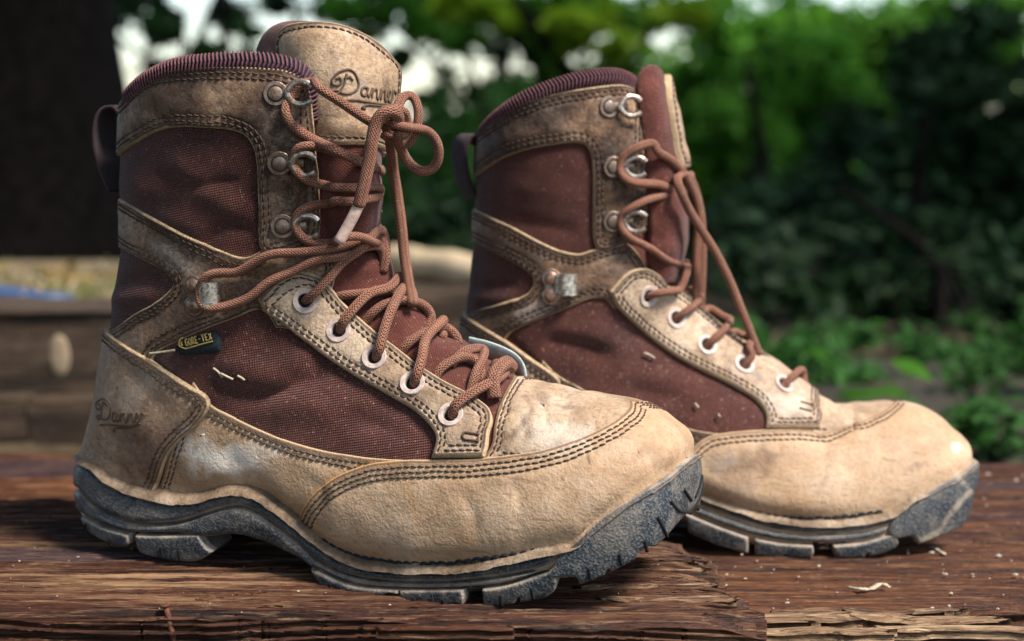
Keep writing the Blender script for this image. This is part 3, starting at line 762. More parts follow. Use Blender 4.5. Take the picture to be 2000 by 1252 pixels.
def build_sole(b, fp, top, bot, welt_w=.0075, welt_h=.006, toe=.045):
    b.make_wall(fp, top, bot)
    X, Y, zt, zb, wn = b.wX, b.wY, b.wzt, b.wzb, b.wn
    n = len(X); rows = []
    def ring(inset, z): 
        x = X + wn[:, 0] * -inset; y = np.minimum(-Y + wn[:, 1] * -inset, -.0002); y[0] = y[-1] = 0; return np.stack([x, y, z], -1)
    H = zt - zb
    lay = [ring(.030, zb + H * .42), ring(.010, zb + H * .36), ring(.0062, zb + H * .42), ring(.0050, zb + H * .7), ring(.0052, zt - .001), ring(.012, zt + .001), ring(.03, zt + .001)]
    V = np.concatenate(lay); k = len(lay); idx = np.arange(k * n).reshape(k, n)
    F = np.stack([idx[:-1, :-1], idx[1:, :-1], idx[1:, 1:], idx[:-1, 1:]], -1).reshape(-1, 4)
    V2 = V * [1, -1, 1]; z = np.zeros(2 * len(V))
    sole = mesh_obj('midsole', np.concatenate([V, V2]), np.concatenate([F, F[:, ::-1] + len(V)]), b.M['rubber'], b.root, attrs=dict(edge=z + .01, pale=z))
    # bridge closing the middle, top and underside
    for zz, flip in ((zb + H * .42, 0), (zt + .001, 1)):
        x = X; L = ring(.029, zz); R = L * [1, -1, 1]; Vc = np.concatenate([L, R]); Fc = np.array([(i, i + 1, n + i + 1, n + i) for i in range(n - 1)])
        mesh_obj('insole_board', Vc, Fc, b.M['rubber'], sole, attrs=dict(edge=np.full(len(Vc), .01), pale=np.zeros(len(Vc))))
    # tan ledge between rubber and upper
    u = np.linspace(0, 1, 9); Vw = []
    hk = np.clip((X - X.min()) / .05, .45, 1)
    prof = [(-.0010, -.0012), (-.0002, .0004), (.0010, .0016), (.0026, .0026), (.0042, .0034), (.0056, .0044), (welt_w, welt_h), (welt_w + .014, welt_h + .0012)]
    mk = np.clip((toe - X) / .012, 0, 1)
    for ins, up in prof: Vw.append(ring(ins + .0015, zt + up * mk * hk - (1 - mk) * .004))
    for w in Vw:
        for i in range(n): w[i, 2] += mnoise.noise(Vector((w[i] * 130))) * .0006 + mnoise.noise(Vector((w[i] * 420))) * .0004
    Vw = np.concatenate(Vw); k = len(prof); idx = np.arange(k * n).reshape(k, n); F = np.stack([idx[:-1, :-1], idx[1:, :-1], idx[1:, 1:], idx[:-1, 1:]], -1).reshape(-1, 4)
    mesh_obj('welt', np.concatenate([Vw, Vw * [1, -1, 1]]), np.concatenate([F, F[:, ::-1] + len(Vw)]), b.M['welt'], b.root, attrs=dict(edge=np.full(2 * len(Vw), .01)))
    return sole

def welt_stitch(b, pts, h=.001):
    """thick black seam along the ledge"""
    P = np.array(catmull(b.path(pts), .001)); mb = MB(); L = np.concatenate([[0], np.cumsum(np.linalg.norm(np.diff(P, axis=0), axis=1))]); t = 0
    while t + .004 < L[-1]:
        q = np.array([[np.interp(t + d, L, P[:, k]) for k in range(3)] for d in (0, .001, .002, .003, .004)]); q[:, 2] += np.array([-.0006, .0001, .0003, .0001, -.0006]) + rng.normal(0, .00025); V, F, _ = tube_geo(q, [.0006, .0009, .0010, .0009, .0006], 6)
        mb.add(V, F); mb.add(V * [1, -1, 1], [f[::-1] for f in F]); t += .0046
    mb.build('welt_stitching', b.M['black_thread'], b.root, kind='stuff')

def knit_collar(b, pts, r=.0046):
    P = np.array(catmull(b.path(pts), .0015))
    for _ in range(4): P[1:-1] = (P[:-2] + 2 * P[1:-1] + P[2:]) / 4
    P[0, 1] = 0
    V, F, uv = tube_geo(P, r, 14, True, 1.0); V2 = V * [1, -1, 1]; o = mesh_obj('knit_collar', np.concatenate([V, V2]), F + [tuple(i + len(V) for i in f[::-1]) for f in F], b.M['knit'], b.root)
    mb = MB(); T = unit(np.gradient(P, axis=0)); L = np.concatenate([[0], np.cumsum(np.linalg.norm(np.diff(P, axis=0), axis=1))]); t = .001; k = 0
    while t < L[-1] - .001:
        p = np.array([np.interp(t, L, P[:, j]) for j in range(3)]); tg = unit(np.array([np.interp(t, L, T[:, j]) for j in range(3)]))
        out = np.array([0, -1.0, 0]) if p[1] < -.004 else np.array([-1.0, -.3, 0]); out = unit(out - tg * (out @ tg)); up = np.cross(out, tg)
        if up[2] < 0: up = -up
        for s0, s1, sl in ((-.9, .25, .0016), (.25, 1.5, -.0014)):
            q = []
            for a in np.linspace(s0, s1, 6): q.append(p + (out * math.cos(a) + up * math.sin(a)) * (r + .0005) + tg * sl * (a - (s0 + s1) / 2))
            Vt, Ft, _ = tube_geo(np.array(q), .00055, 5, False); mb.add(Vt, Ft); mb.add(Vt * [1, -1, 1], [f[::-1] for f in Ft])
        t += .0019; k += 1
    mb.build('knit_stitching', b.M['knit_thread'], o, kind='stuff')

def shell_body(b, outline):
    """cloth bootee under the leather, and the lining inside it"""
    o, p = b.panel('inner_bootee', outline, b.M['tongue'], -.0006, .0012, mirror='join', grid=.0022, rings=(.001,))
    V = p.shell(np.full(len(p.V), -.005)); F = p.F[:, ::-1]; V2, F2 = mirror_geo(V, F)
    mesh_obj('lining', np.concatenate([V, V2]), np.concatenate([F, F2 + len(V)]), b.M['lining'], b.root, attrs=dict(edge=np.full(2 * len(V), .01)))
    return p

# ------------------------------------------------------------------ the near boot
def near_boot():
    d0 = .775; fr0 = on_ground(950, 1190); t = math.radians(20); O = fr0 + .055 * np.array([math.sin(t), math.cos(t), 0])
    b = Boot('hiking_boot', Frame(O, 20), 'nearer worn boot, its tongue with leather patch standing up and laces knotted above it', 'pair of worn lace-up boots', M)
    b.lace_root = b.root
    rings = [((1312, 965), (1312, 925), .004, 1.6, .9), ((1304, 1000), (1308, 878), .021, 1.8, .80), ((1294, 1030), (1296, 846), .031, 2.0, .76), ((1266, 1060), (1268, 818), .039, 2.2, .74),
             ((1215, 1084), (1228, 797), .0445, 2.3, .76), ((1150, 1098), (1172, 785), .048, 2.4, .78), ((1040, 1104), (1085, 764), .0495, 2.4, .80), ((920, 1108), (1006, 745), .0495, 2.4, .84),
             ((790, 1106), (926, 695), .0475, 2.3, .90), ((660, 1080), (852, 645), .0440, 2.2, .95), ((540, 1026), (795, 588), .0400, 2.1, 1.0), ((430, 1000), (755, 540), .0375, 2.0, 1.0),
             ((326, 985), (736, 495), .0370, 1.7, .95), ((214, 900), (724, 450), .0385, 1, .88), ((218, 800), (720, 400), .040, 1, .88), ((244, 640), (720, 350), .041, 1, .88), ((266, 480), (720, 300), .043, 1, .88),
             ((268, 370), (722, 240), .046, 1, .88), ((275, 240), (716, 170), .048, 1, .88), ((284, 120), (686, 60), .048, 1, .88)]
    creases = [([(985, 800), (1020, 830), (1035, 868)], 6, -.0011), ([(1040, 765), (1062, 800), (1070, 850)], 6, -.0010), ([(1100, 775), (1112, 810), (1105, 850)], 7, -.0008), ([(900, 960), (930, 1000), (935, 1050)], 9, -.0007), ([(1000, 930), (1020, 980), (1015, 1040)], 8, -.0006), ([(600, 930), (640, 960), (640, 1000)], 8, -.0007), ([(440, 880), (500, 930), (560, 980)], 12, -.0010), ([(260, 700), (300, 760), (340, 800)], 9, -.0009), ([(220, 860), (260, 850), (310, 870)], 8, -.0008), ([(300, 200), (340, 240)], 9, -.0010), ([(420, 160), (440, 240)], 9, -.0008), ([(560, 380), (600, 390)], 6, -.0008), ([(270, 420), (340, 470), (400, 520)], 8, -.0009), ([(340, 300), (430, 390), (500, 420)], 16, .0016), ([(300, 330), (360, 360), (480, 350)], 9, -.0016), ([(600, 760), (680, 800), (800, 860)], 8, -.0014), ([(400, 470), (450, 440), (505, 455)], 9, -.0022), ([(300, 420), (380, 445), (440, 480)], 14, .0010),
               ([(400, 742), (470, 768), (530, 770), (590, 745)], 12, -.0030), ([(430, 700), (520, 730), (620, 700)], 22, .0030), ([(520, 800), (620, 790), (700, 800)], 20, .0022),
               ([(560, 720), (600, 742), (640, 738)], 9, -.0016), ([(640, 800), (700, 830), (760, 840)], 10, -.0012),
               ([(238, 560), (280, 545), (330, 548)], 10, -.0020), ([(225, 590), (260, 580), (310, 575)], 9, .0018),
               ([(660, 300), (668, 400), (650, 470)], 30, -.0035), ([(700, 470), (735, 480), (760, 500)], 8, -.002), ([(690, 530), (730, 520), (770, 540)], 16, .0035), ([(730, 560), (770, 580), (800, 575)], 7, -.0022),
               ([(760, 640), (800, 610), (850, 620)], 16, .0025), ([(840, 690), (880, 680), (900, 660)], 14, .002), ([(1010, 790), (1080, 800), (1140, 790)], 26, -.0016), ([(1000, 850), (1060, 830), (1150, 830)], 14, .0010),
               ([(440, 520), (520, 540), (600, 520)], 10, -.0014), ([(560, 545), (520, 565), (470, 600)], 8, -.0012), ([(420, 500), (480, 512), (560, 505)], 9, .0014),
               ([(470, 380), (560, 370), (600, 360)], 8, -.0008), ([(250, 350), (300, 380)], 10, .001)]
    b.marks = [('pale', [(385, 885), (430, 900), (480, 895)], 36, .75), ('pale', [(360, 870)], 30, .5), ('pale', [(500, 885), (540, 880)], 14, .4), ('orange', [(588, 1004), (610, 972), (640, 944), (680, 921), (724, 907), (780, 900)], 5, .8),
               ('orange', [(792, 940), (806, 980), (816, 1020)], 6, .35), ('dark_mark', [(1270, 880), (1300, 900)], 22, .35), ('dark_mark', [(340, 870), (380, 950), (430, 965)], 22, .35), ('dark_mark', [(1000, 780), (1060, 770)], 20, .3), ('dark_mark', [(800, 790), (830, 770), (870, 790)], 16, .5),
               ('dark_mark', [(540, 180), (600, 200)], 20, .7), ('dark_mark', [(580, 420), (600, 300)], 16, .6), ('dark_mark', [(500, 700), (560, 690)], 24, .5),
               ('pale', [(1050, 850), (1120, 850)], 40, .3), ('pale', [(300, 480), (380, 530)], 18, .18), ('dark_mark', [(620, 250), (700, 265)], 18, .75), ('dark_mark', [(650, 110), (640, 200)], 10, .4), ('dark_mark', [(755, 150), (750, 260)], 8, .5),
               ('dark_mark', [(620, 1010), (720, 1050), (850, 1060), (1000, 1045)], 34, .16), ('dark_mark', [(1146, 890), (1152, 902)], 3, .8), ('dark_mark', [(1080, 925), (1100, 934)], 3, .6), ('dark_mark', [(1060, 905), (1074, 903)], 3, .5), ('dark_mark', [(950, 940), (1000, 950)], 10, .2), ('dark_mark', [(440, 850), (520, 880)], 12, .25), ('dark_mark', [(1010, 760), (1040, 800), (1000, 850)], 7, .5), ('dark_mark', [(1080, 790), (1140, 800)], 5, .45), ('dark_mark', [(230, 700), (280, 760), (350, 800)], 26, .28), ('dark_mark', [(240, 860), (300, 880)], 20, .4), ('orange', [(450, 800), (560, 850), (640, 877)], 5, .3), ('pale', [(250, 780), (330, 700)], 26, .16)]  # first mark: toe guard slightly darker along its lower part
    fp = [(.0815, 0), (.0811, .015), (.0790, .027), (.073, .0385), (.062, .0470), (.042, .0530), (.012, .0560), (-.015, .0545), (-.05, .050), (-.09, .0445), (-.12, .0420), (-.16, .0410), (-.19, .0400), (-.215, .0365), (-.232, .029), (-.243, .017), (-.247, 0)]
    top = [(150, 905), (176, 916), (200, 940), (240, 960), (272, 970), (324, 982), (380, 980), (412, 970), (440, 963), (472, 964), (500, 976), (532, 996), (572, 1028), (596, 1048), (628, 1072), (660, 1092), (700, 1106), (740, 1114), (800, 1118), (900, 1116), (990, 1099), (1086, 1078), (1115, 1066), (1135, 1049), (1159, 1025), (1202, 991), (1255, 958), (1303, 929), (1346, 892), (1361, 884)]
    bot = [(144, 1010), (164, 1044), (196, 1060), (252, 1076), (280, 1088), (324, 1098), (372, 1102), (404, 1090), (430, 1068), (452, 1060), (500, 1060), (540, 1078), (580, 1098), (600, 1112), (616, 1142), (636, 1160), (680, 1174), (740, 1184), (828, 1194), (894, 1196), (945, 1190), (1010, 1182), (1067, 1171), (1127, 1148), (1168, 1133), (1231, 1104), (1284, 1074), (1312, 1049), (1351, 1010), (1365, 986), (1369, 940)]
    build_sole(b, fp, top, bot); b.make_body(rings, creases=creases)
    # cloth
    outline = [(180, 960), (165, 800), (190, 620), (210, 480), (205, 370), (205, 260), (215, 226, 'c'), (244, 192), (262, 170), (290, 148), (340, 126), (410, 115), (510, 112), (570, 120), (602, 138), (612, 165), (618, 200, 'c'), (640, 235), (690, 262), (760, 285, 'c'), (765, 400), (790, 480), (850, 570), (960, 640), (1060, 700), (1180, 740), (1270, 760), (1370, 850), (1400, 960), (1330, 1030), (1230, 1085), (1040, 1110), (790, 1110), (650, 1085), (520, 1020), (420, 1000), (300, 990)]
    shell_body(b, outline)
    b.panel('shaft_fabric', [(222, 300, 'c'), (260, 255), (320, 232), (420, 232), (520, 250, 'c'), (528, 400), (530, 510, 'c'), (430, 510), (330, 460), (215, 400, 'c')], M['canvas'], .0000, .001, puff=.0012, rings=(.001,))
    b.panel('heel_fabric', [(200, 440, 'c'), (300, 480), (370, 550), (300, 640), (190, 660, 'c')], M['canvas'], .0, .001, puff=.001, rings=(.001,))
    b.panel('quarter_fabric', [(280, 680, 'c'), (420, 600), (540, 580, 'c'), (700, 700), (880, 830, 'c'), (875, 915, 'c'), (700, 915), (520, 870), (380, 780)], M['canvas_light'], .0, .001, puff=.0015, rings=(.001,))
    # leather
    b.panel('vamp', [(962, 905, 'c'), (940, 905, 'c'), (962, 870), (966, 835), (975, 795), (990, 762), (1003, 738, 'c'), (1030, 720), (1100, 730), (1190, 745), (1250, 760, 'c'), (1290, 830), (1240, 870), (1150, 895), (1050, 915)], M['vamp'], .0004, .0022, mirror='join', rows=(.0030, .0052), puff=.0008)
    b.panel('side_rand', [(380, 740, 'c'), (415, 788), (450, 808), (510, 837), (570, 861), (630, 878), (690, 889), (750, 896), (810, 899), (900, 905, 'c'), (860, 1130, 'c'), (720, 1128), (640, 1100), (560, 1060), (500, 1030), (440, 1015), (380, 1020), (300, 1010, 'c'), (340, 860)], M['guard'], .0006, .0018, rows=(.0032, .0056))
    b.panel('toe_guard', [(572, 1032, 'c'), (588, 1006), (608, 975), (636, 947), (676, 923), (724, 907), (780, 900), (841, 898), (942, 897), (1019, 889), (1087, 876), (1149, 856), (1197, 833), (1220, 812), (1223, 800), (1214, 786), (1196, 777), (1168, 768, 'c'), (1200, 755), (1290, 760), (1360, 820), (1390, 900), (1370, 960, 'c'), (1330, 1050), (1230, 1105), (1040, 1130), (790, 1130), (650, 1105), (590, 1060)], M['guard'], .0018, .0018, mirror='join', rows=(.0034, .0058, .0082), puff=.0008)
    b.panel('ankle_strap', [(205, 376, 'c'), (227, 378), (250, 392), (310, 426), (370, 458), (430, 486), (462, 500), (490, 502), (520, 485), (640, 468, 'c'), (652, 500), (650, 560), (600, 640), (540, 640, 'c'), (522, 612), (508, 604), (470, 617), (410, 640), (350, 667), (312, 688), (300, 705, 'c'), (290, 730), (200, 660), (190, 650, 'c'), (226, 643), (270, 611), (310, 587), (332, 570), (343, 555), (338, 541), (322, 526), (290, 510), (250, 489), (230, 470), (205, 440, 'c')], M['strap'], .0012, .0018, rows=(.0030, .0052))
    b.panel('collar_leather', [(200, 300, 'c'), (234, 317, 'c'), (250, 296), (282, 274), (310, 258), (350, 249), (410, 250), (458, 255), (482, 265), (496, 286), (503, 320), (505, 380), (507, 440), (509, 476), (516, 491), (530, 496), (566, 490), (612, 472), (622, 460, 'c'), (621, 400), (618, 340), (614, 280), (610, 224), (606, 190), (598, 164), (582, 148), (554, 137), (510, 132), (450, 129), (390, 131), (330, 137), (290, 151), (262, 178), (246, 201), (232, 228), (200, 250)], M['collar'], .0018, .0020, rows=(.0030, .0054))
    b.panel('heel_counter', [(180, 618, 'c'), (208, 627), (226, 650), (258, 674), (298, 698), (338, 726), (378, 752), (406, 770), (415, 786), (409, 806), (388, 832), (360, 856), (338, 882), (326, 908), (318, 936), (296, 990, 'c'), (236, 975), (190, 955), (130, 930, 'c'), (150, 760)], M['counter'], .0026, .0022, mirror='join', rows=(.0032, .0056))
    eye = [(595, 585), (666, 649), (736, 703), (810, 756), (885, 818)]
    holes = [(b.at(x, y)[0], .0042) for x, y in eye]
    b.panel('eyelet_stay', [(508, 582, 'c'), (530, 562), (554, 541), (574, 530), (598, 528), (622, 536), (638, 552), (670, 590), (702, 622), (738, 654), (778, 686), (818, 718), (858, 744), (908, 772), (938, 791), (958, 808), (965, 828), (959, 852), (957, 876), (950, 897, 'c'), (848, 896, 'c'), (853, 880), (857, 860), (846, 838), (817, 809), (770, 780), (710, 745), (650, 706), (590, 662), (546, 626), (518, 604)], M['stay'], .0030, .0022, rows=(.0028, .0050), holes=holes)
    for x, y in eye: b.eyelet(x, y, .0052)
    for x, y in [(540, 184), (546, 316), (553, 440)]: b.hook(x, y, .0038, ang=math.radians(0))
    b.ankle_ring(386, 576, .0030, ang=0)
    # bar tack, label, embossed script
    bt = MB()
    for L in ([(912, 853), (925, 855), (940, 857)], [(912, 866), (925, 868), (940, 870)], [(912, 853), (908, 859), (912, 866)]):
        V, F, _ = tube_geo(np.array(catmull(b.path([(x, y, .0053) for x, y in L]), .001)), .0006, 6); bt.add(V, F)
    bt.build('bar_tack', M['thread'], b.root, kind='stuff')
    lab, _ = b.panel('side_label', [(350, 674, 'c'), (384, 658), (424, 643, 'c'), (436, 660), (436, 684, 'c'), (400, 690), (362, 692, 'c')], M['green'], .0032, .0012, mirror=None, rings=(.0004,), label='dark green woven label with gold lettering')
    txt = {'G': [[(.9, .85), (.5, 1), (.1, .7), (.1, .3), (.5, 0), (.9, .2), (.9, .5), (.55, .5)]], 'O': [[(.5, 1), (.1, .7), (.1, .3), (.5, 0), (.9, .3), (.9, .7), (.5, 1)]], 'R': [[(.1, 0), (.1, .5), (.1, 1)], [(.1, 1), (.7, 1), (.85, .75), (.7, .5), (.1, .5)], [(.4, .5), (.65, .25), (.9, 0)]],
           'E': [[(.15, 0), (.15, .5), (.15, 1)], [(.15, 1), (.5, 1), (.9, 1)], [(.15, .5), (.5, .5), (.75, .5)], [(.15, 0), (.5, 0), (.9, 0)]], '-': [[(.2, .5), (.5, .5), (.8, .5)]], 'T': [[(.5, 0), (.5, .5), (.5, 1)], [(.05, 1), (.5, 1), (.95, 1)]], 'X': [[(.1, 0), (.5, .5), (.9, 1)], [(.1, 1), (.5, .5), (.9, 0)]]}
    L = []
    for i, ch in enumerate('GORE-TEX'): L += [[(x * .78 + i, y) for x, y in l] for l in txt[ch]]
    L += [[(-.4, -.35), (3, -.35), (7.8, -.35)], [(-.3, -.3), (-1.3, 0), (-1.9, .5), (-1.2, 1.1), (-.3, 1.3)], [(-1.0, .2), (-1.2, .55), (-.9, .8)]]
    strokes(b, 'label_lettering', b.body, L, (372, 672), 6.6, 13, .0047, .00033, M['gold'], lab[0], rot=math.radians(-14))
    strokes(b, 'embossed_script', b.body, SCRIPT, (206, 818), 11.5, 17, .0046, .00062, M['emboss'], b.root, rot=math.radians(2))
    # tongue
    P = lambda x, y, o: b.fr.un(x, y, o)
    rows = [[P(600, 500, -.006), P(680, 490, -.014), P(712, 480, .012)], [P(590, 430, -.006), P(690, 420, -.018), P(728, 410, .012)], [P(575, 350, -.005), P(685, 335, -.020), P(730, 330, .012)], [P(560, 285, -.004), P(675, 270, -.021), P(738, 270, .012)],
            [P(535, 215, -.002), P(655, 205, -.023), P(752, 210, .010)], [P(515, 130, .0), P(645, 120, -.022), P(762, 135, .010)], [P(500, 60, .004), P(635, 35, -.014), P(752, 75, .010)], [P(500, 20, .008), P(630, 0, -.006), P(742, 30, .014)]]
    ts = grid_surf(b.fr, rows, Lu=.13, Lw=.07)
    tg, tp = b.panel('tongue', [(606, 380), (600, 300), (560, 250), (530, 190), (510, 120), (512, 88), (528, 62), (552, 46), (590, 42), (650, 52), (706, 74), (750, 100), (771, 132), (773, 200), (762, 260), (746, 320), (738, 380), (725, 470, 'c'), (612, 480, 'c')], M['tongue'], .0, .004, surf=ts, mirror=None, puff=.005, puffw=.010, rnd=.004, rings=(.0006, .0016, .003))
    V = tp.shell(np.full(len(tp.V), -.004)); mesh_obj('tongue_back', V, tp.F[:, ::-1], M['tongue'], tg[0], attrs=dict(edge=np.full(len(V), .01)), uv=V[:, [0, 2]])
    b.panel('tongue_patch', [(572, 110, 'c'), (573, 78), (584, 64), (606, 60), (654, 68), (706, 90), (748, 118), (770, 146), (772, 190), (764, 216), (757, 250), (748, 284), (738, 300, 'c'), (700, 288), (640, 268), (606, 250, 'c'), (584, 170)], M['patch'], .0086, .0016, surf=ts, mirror=None, rows=(.0030,), parent=tg[0], label='worn tan leather patch stamped with script lettering')
    strokes(b, 'stamped_script', ts, SCRIPT, (650, 190), 11.6, 20, .0104, .00060, M['emboss'], tg[0], rot=math.radians(3))
    # collar, pull loop
    knit_collar(b, [(236, 226, -.001), (246, 208, -.001), (258, 190, -.001), (280, 167, -.001), (312, 147, -.001), (347, 134, -.001), (400, 127, -.001), (460, 123, -.001), (520, 125, -.001), (573, 135, -.001), (597, 151, -.001), (607, 176, -.001), (614, 205, -.002), (618, 240, -.003)])
    ribbon(b, 'pull_loop', [P(x, y, 0) for x, y in [(256, 222), (246, 210), (230, 210), (217, 221), (209, 244), (209, 285), (220, 328), (238, 372)]], .012, .0018, M['web'])
    # laces
    r = .0030; h0 = .0062; hs = .004
    b.lace('lace', [(754, 232, 'p', -.022), (728, 240, 'p', -.040), (698, 222, 'p', -.047), (660, 196, 'p', -.053), (625, 174, 'p', -.055), (602, 164, .008), (584, 168, .0075), (572, 180, .0050), (562, 198, .0048), (556, 218, .0070), (572, 245, .0060), (610, 270, .0060), (650, 290, 'p', -.045), (690, 310, 'p', -.036), (722, 324, 'p', -.022), (745, 334, 'p', .004)])
    b.lace('lace', [(712, 318, 'p', -.026), (690, 308, 'p', -.034), (668, 302, 'p', -.038), (648, 294, 'p', -.040), (624, 285, .0085), (602, 278, .0075), (582, 282, .0065), (572, 298, .0048), (572, 318, .0048), (580, 334, .0065), (596, 348, .0075), (622, 360, .009), (656, 366, 'p', -.038), (690, 367, 'p', -.034), (722, 364, 'p', -.026), (743, 370, 'p', -.010), (740, 381, 'p', -.010), (720, 389, 'p', -.028), (690, 394, 'p', -.035), (656, 392, 'p', -.039), (628, 392, .0090), (602, 397, .0075), (584, 408, .0065), (576, 424, .0048), (577, 442, .0055), (588, 461, .0075), (612, 472, .008), (640, 472, .0080), (662, 466, 'p', -.037), (696, 461, 'p', -.031), (724, 471, 'p', -.020), (742, 490, .003), (748, 505, .001)])
    b.lace('lace', [(745, 520, .001), (742, 500, .005), (722, 484, .0075), (690, 474, .0095), (650, 477, .0105), (590, 489, .0090), (530, 503, .0075), (470, 517, .0068), (440, 526, .0072), (420, 536, .0078), (409, 548, .0072), (402, 568, .0062), (404, 584, .0070), (416, 595, .0078), (434, 596, .0072), (462, 587, .0068), (490, 570, .0068), (530, 543, .0080), (570, 517, .0080), (610, 503, .0090), (658, 496, .0095), (704, 494, .0080), (732, 500, .0055), (748, 516, .001)])
    ey = lambda x, y: [(x + 1, y + 2, .001), (x + 5, y - 4, .0055), (x + 12, y - 12, .0085)]
    b.lace('lace', ey(595, 585) + [(634, 538, .0095), (658, 510, .0085), (682, 488, .0125), (706, 478, .0120), (728, 486, .0095), (744, 510, .004), (748, 530, .000)])
    b.lace('lace', ey(666, 649) + [(692, 618, .0095), (722, 584, .0085), (748, 560, .0080), (766, 553, .0060), (774, 562, .003), (776, 575, .000)])
    b.lace('lace', ey(736, 703) + [(752, 664, .0095), (770, 622, .0085), (786, 592, .0080), (797, 580, .0070), (804, 592, .003), (806, 605, .000)])
    b.lace('lace', ey(810, 756) + [(828, 718, .0095), (842, 682, .0085), (852, 650, .0080), (858, 636, .0060), (863, 648, .003), (864, 662, .000)])
    b.lace('lace', ey(885, 818) + [(930, 786, .0090), (957, 770, .0080), (972, 756, .0060), (980, 735, .005), (981, 710, .004), (977, 692, .003), (985, 688, .000)])
    b.lace('lace', [(655, 580, .000), (672, 577, .004), (700, 577, .0045), (730, 578, .0048), (760, 571, .0048), (785, 573, .0035), (796, 585, .001), (798, 598, -.001)])
    b.lace('lace', [(712, 630, .000), (728, 618, .0042), (750, 605, .0045), (790, 600, .0045), (822, 607, .0035), (838, 624, .002), (840, 640, -.001)])
    b.lace('lace', [(782, 690, .000), (796, 680, .0042), (818, 665, .0045), (862, 654, .0045), (885, 650, .0035), (896, 656, .001), (898, 668, -.001)])
    b.lace('lace', [(848, 742, .000), (860, 731, .0040), (885, 714, .0045), (912, 712, .0045), (930, 722, .004), (938, 735, .0015), (940, 748, -.001)])
    b.lace('lace', [(918, 768, .000), (924, 745, .0040), (935, 715, .006), (932, 702, .006), (918, 697, .005), (896, 702, .0045), (880, 716, .001)])
    # hanging tail, knot, two bow loops, tail with its tip
    pl = 'p'
    b.lace('lace', [(744, 236, pl, -.026), (756, 250, pl, -.022), (764, 290, pl, -.014), (768, 330, pl, -.006), (776, 380, pl, -.002), (784, 440, pl, -.002), (790, 500, pl, -.003), (798, 550, pl, -.006), (806, 596, pl, -.012)], r=.0027)
    b.lace('lace', [(748, 262, pl, -.024), (762, 272, pl, -.024), (790, 284, pl, -.022), (808, 268, pl, -.022), (817, 232, pl, -.022), (815, 204, pl, -.022), (804, 185, pl, -.022), (790, 186, pl, -.024), (780, 200, pl, -.028), (772, 222, pl, -.034), (756, 228, pl, -.042), (744, 230, pl, -.044)])
    b.lace('lace', [(756, 222, pl, -.038), (768, 212, pl, -.036), (790, 218, pl, -.030), (794, 240, pl, -.026), (790, 262, pl, -.030), (778, 262, pl, -.034), (784, 292, pl, -.018), (800, 320, pl, -.014), (826, 336, pl, -.014), (849, 326, pl, -.014), (858, 296, pl, -.016), (850, 270, pl, -.018), (832, 254, pl, -.022), (806, 250, pl, -.030), (784, 246, pl, -.036), (762, 240, pl, -.040)])
    b.lace('lace', [(772, 246, pl, -.028), (776, 228, pl, -.038), (764, 216, pl, -.044), (748, 220, pl, -.046), (736, 236, pl, -.046), (728, 266, pl, -.046), (722, 310, pl, -.045), (712, 356, pl, -.045), (701, 402, pl, -.044)], r=.0033)
    tip = b.path([(702, 398, pl, -.044), (690, 422, pl, -.0445), (676, 448, pl, -.045), (661, 474, pl, -.046)]); V, F, _ = tube_geo(np.array(catmull(tip, .002)), [.0027] * (len(catmull(tip, .002)) - 1) + [.0024], 12); mesh_obj('lace_tip', V, F, M['tip'], b.root)
    V, F, uv = tube_geo(np.array(catmull(b.path([(966, 786, .003), (958, 762, .0085), (972, 742, .0098), (988, 738, .006)]), .001)), .0034, 12, True); mesh_obj('lace_bar', V, F, M['lace'], b.root, uv=uv)
    ribbon(b, 'far_facing_edge', [P(x, y, .020) for x, y in [(915, 676), (950, 684), (985, 697), (1008, 711), (1021, 730), (1025, 752)]], .0042, .0020, M['teal'], wd=(-.15, .25, -.95))
    welt_stitch(b, [(x, y, .0046) for x, y in [(640, 1046), (680, 1062), (720, 1073), (780, 1083), (850, 1086), (918, 1082), (1000, 1074), (1060, 1066), (1085, 1062)]])
    # rubber
    K = dict(surf=b.wall, mirror='split', rings=(.0003, .0009, .0018, .0028))
    o1, _ = b.panel('upper_rubber_band', [(120, 900, 'c'), (150, 905), (176, 916), (200, 940), (240, 960), (272, 970), (324, 982), (380, 980), (412, 970), (440, 963), (472, 964), (500, 976), (532, 996), (572, 1028), (596, 1048), (628, 1072), (660, 1092), (700, 1106), (740, 1114), (800, 1118), (900, 1116), (990, 1099), (1086, 1078), (1100, 1074, 'c'), (1078, 1098), (1050, 1110), (990, 1122), (900, 1133), (780, 1135), (700, 1127), (660, 1115), (620, 1095), (580, 1060), (540, 1028), (500, 1000), (468, 988), (440, 990), (400, 1002), (360, 1015), (324, 1021), (260, 1021), (220, 1007), (180, 987), (150, 955), (120, 950, 'c')], M['rubber'], -.0030, .0040, rnd=.003, **K)
    b.panel('lower_rubber_band', [(120, 953, 'c'), (148, 958), (178, 990), (220, 1011), (260, 1025), (324, 1026), (360, 1020), (400, 1006), (440, 994), (468, 992), (500, 1004), (540, 1033), (580, 1064), (620, 1099), (660, 1119), (700, 1131), (780, 1139), (900, 1137), (990, 1126), (1054, 1113), (1085, 1096, 'c'), (1080, 1106), (1040, 1122), (990, 1138), (900, 1148), (780, 1149), (700, 1143), (660, 1131), (620, 1112), (600, 1108), (560, 1088), (520, 1066), (480, 1050), (440, 1046), (400, 1050), (340, 1041), (292, 1042), (240, 1038), (200, 1025), (158, 1004), (120, 975, 'c')], M['rubber'], -.0034, .0042, rnd=.003, **K)
    K['rnd'] = .0013
    lug = lambda pts, **k: b.panel('lug', pts, M['rubber_dusty'], -.0028, .0040, depth=.022, **{**K, **k})
    lug([(120, 972, 'c'), (158, 1006), (200, 1028), (252, 1044, 'c'), (255, 1062, 'c'), (240, 1070), (196, 1059), (164, 1042), (120, 1010, 'c')])
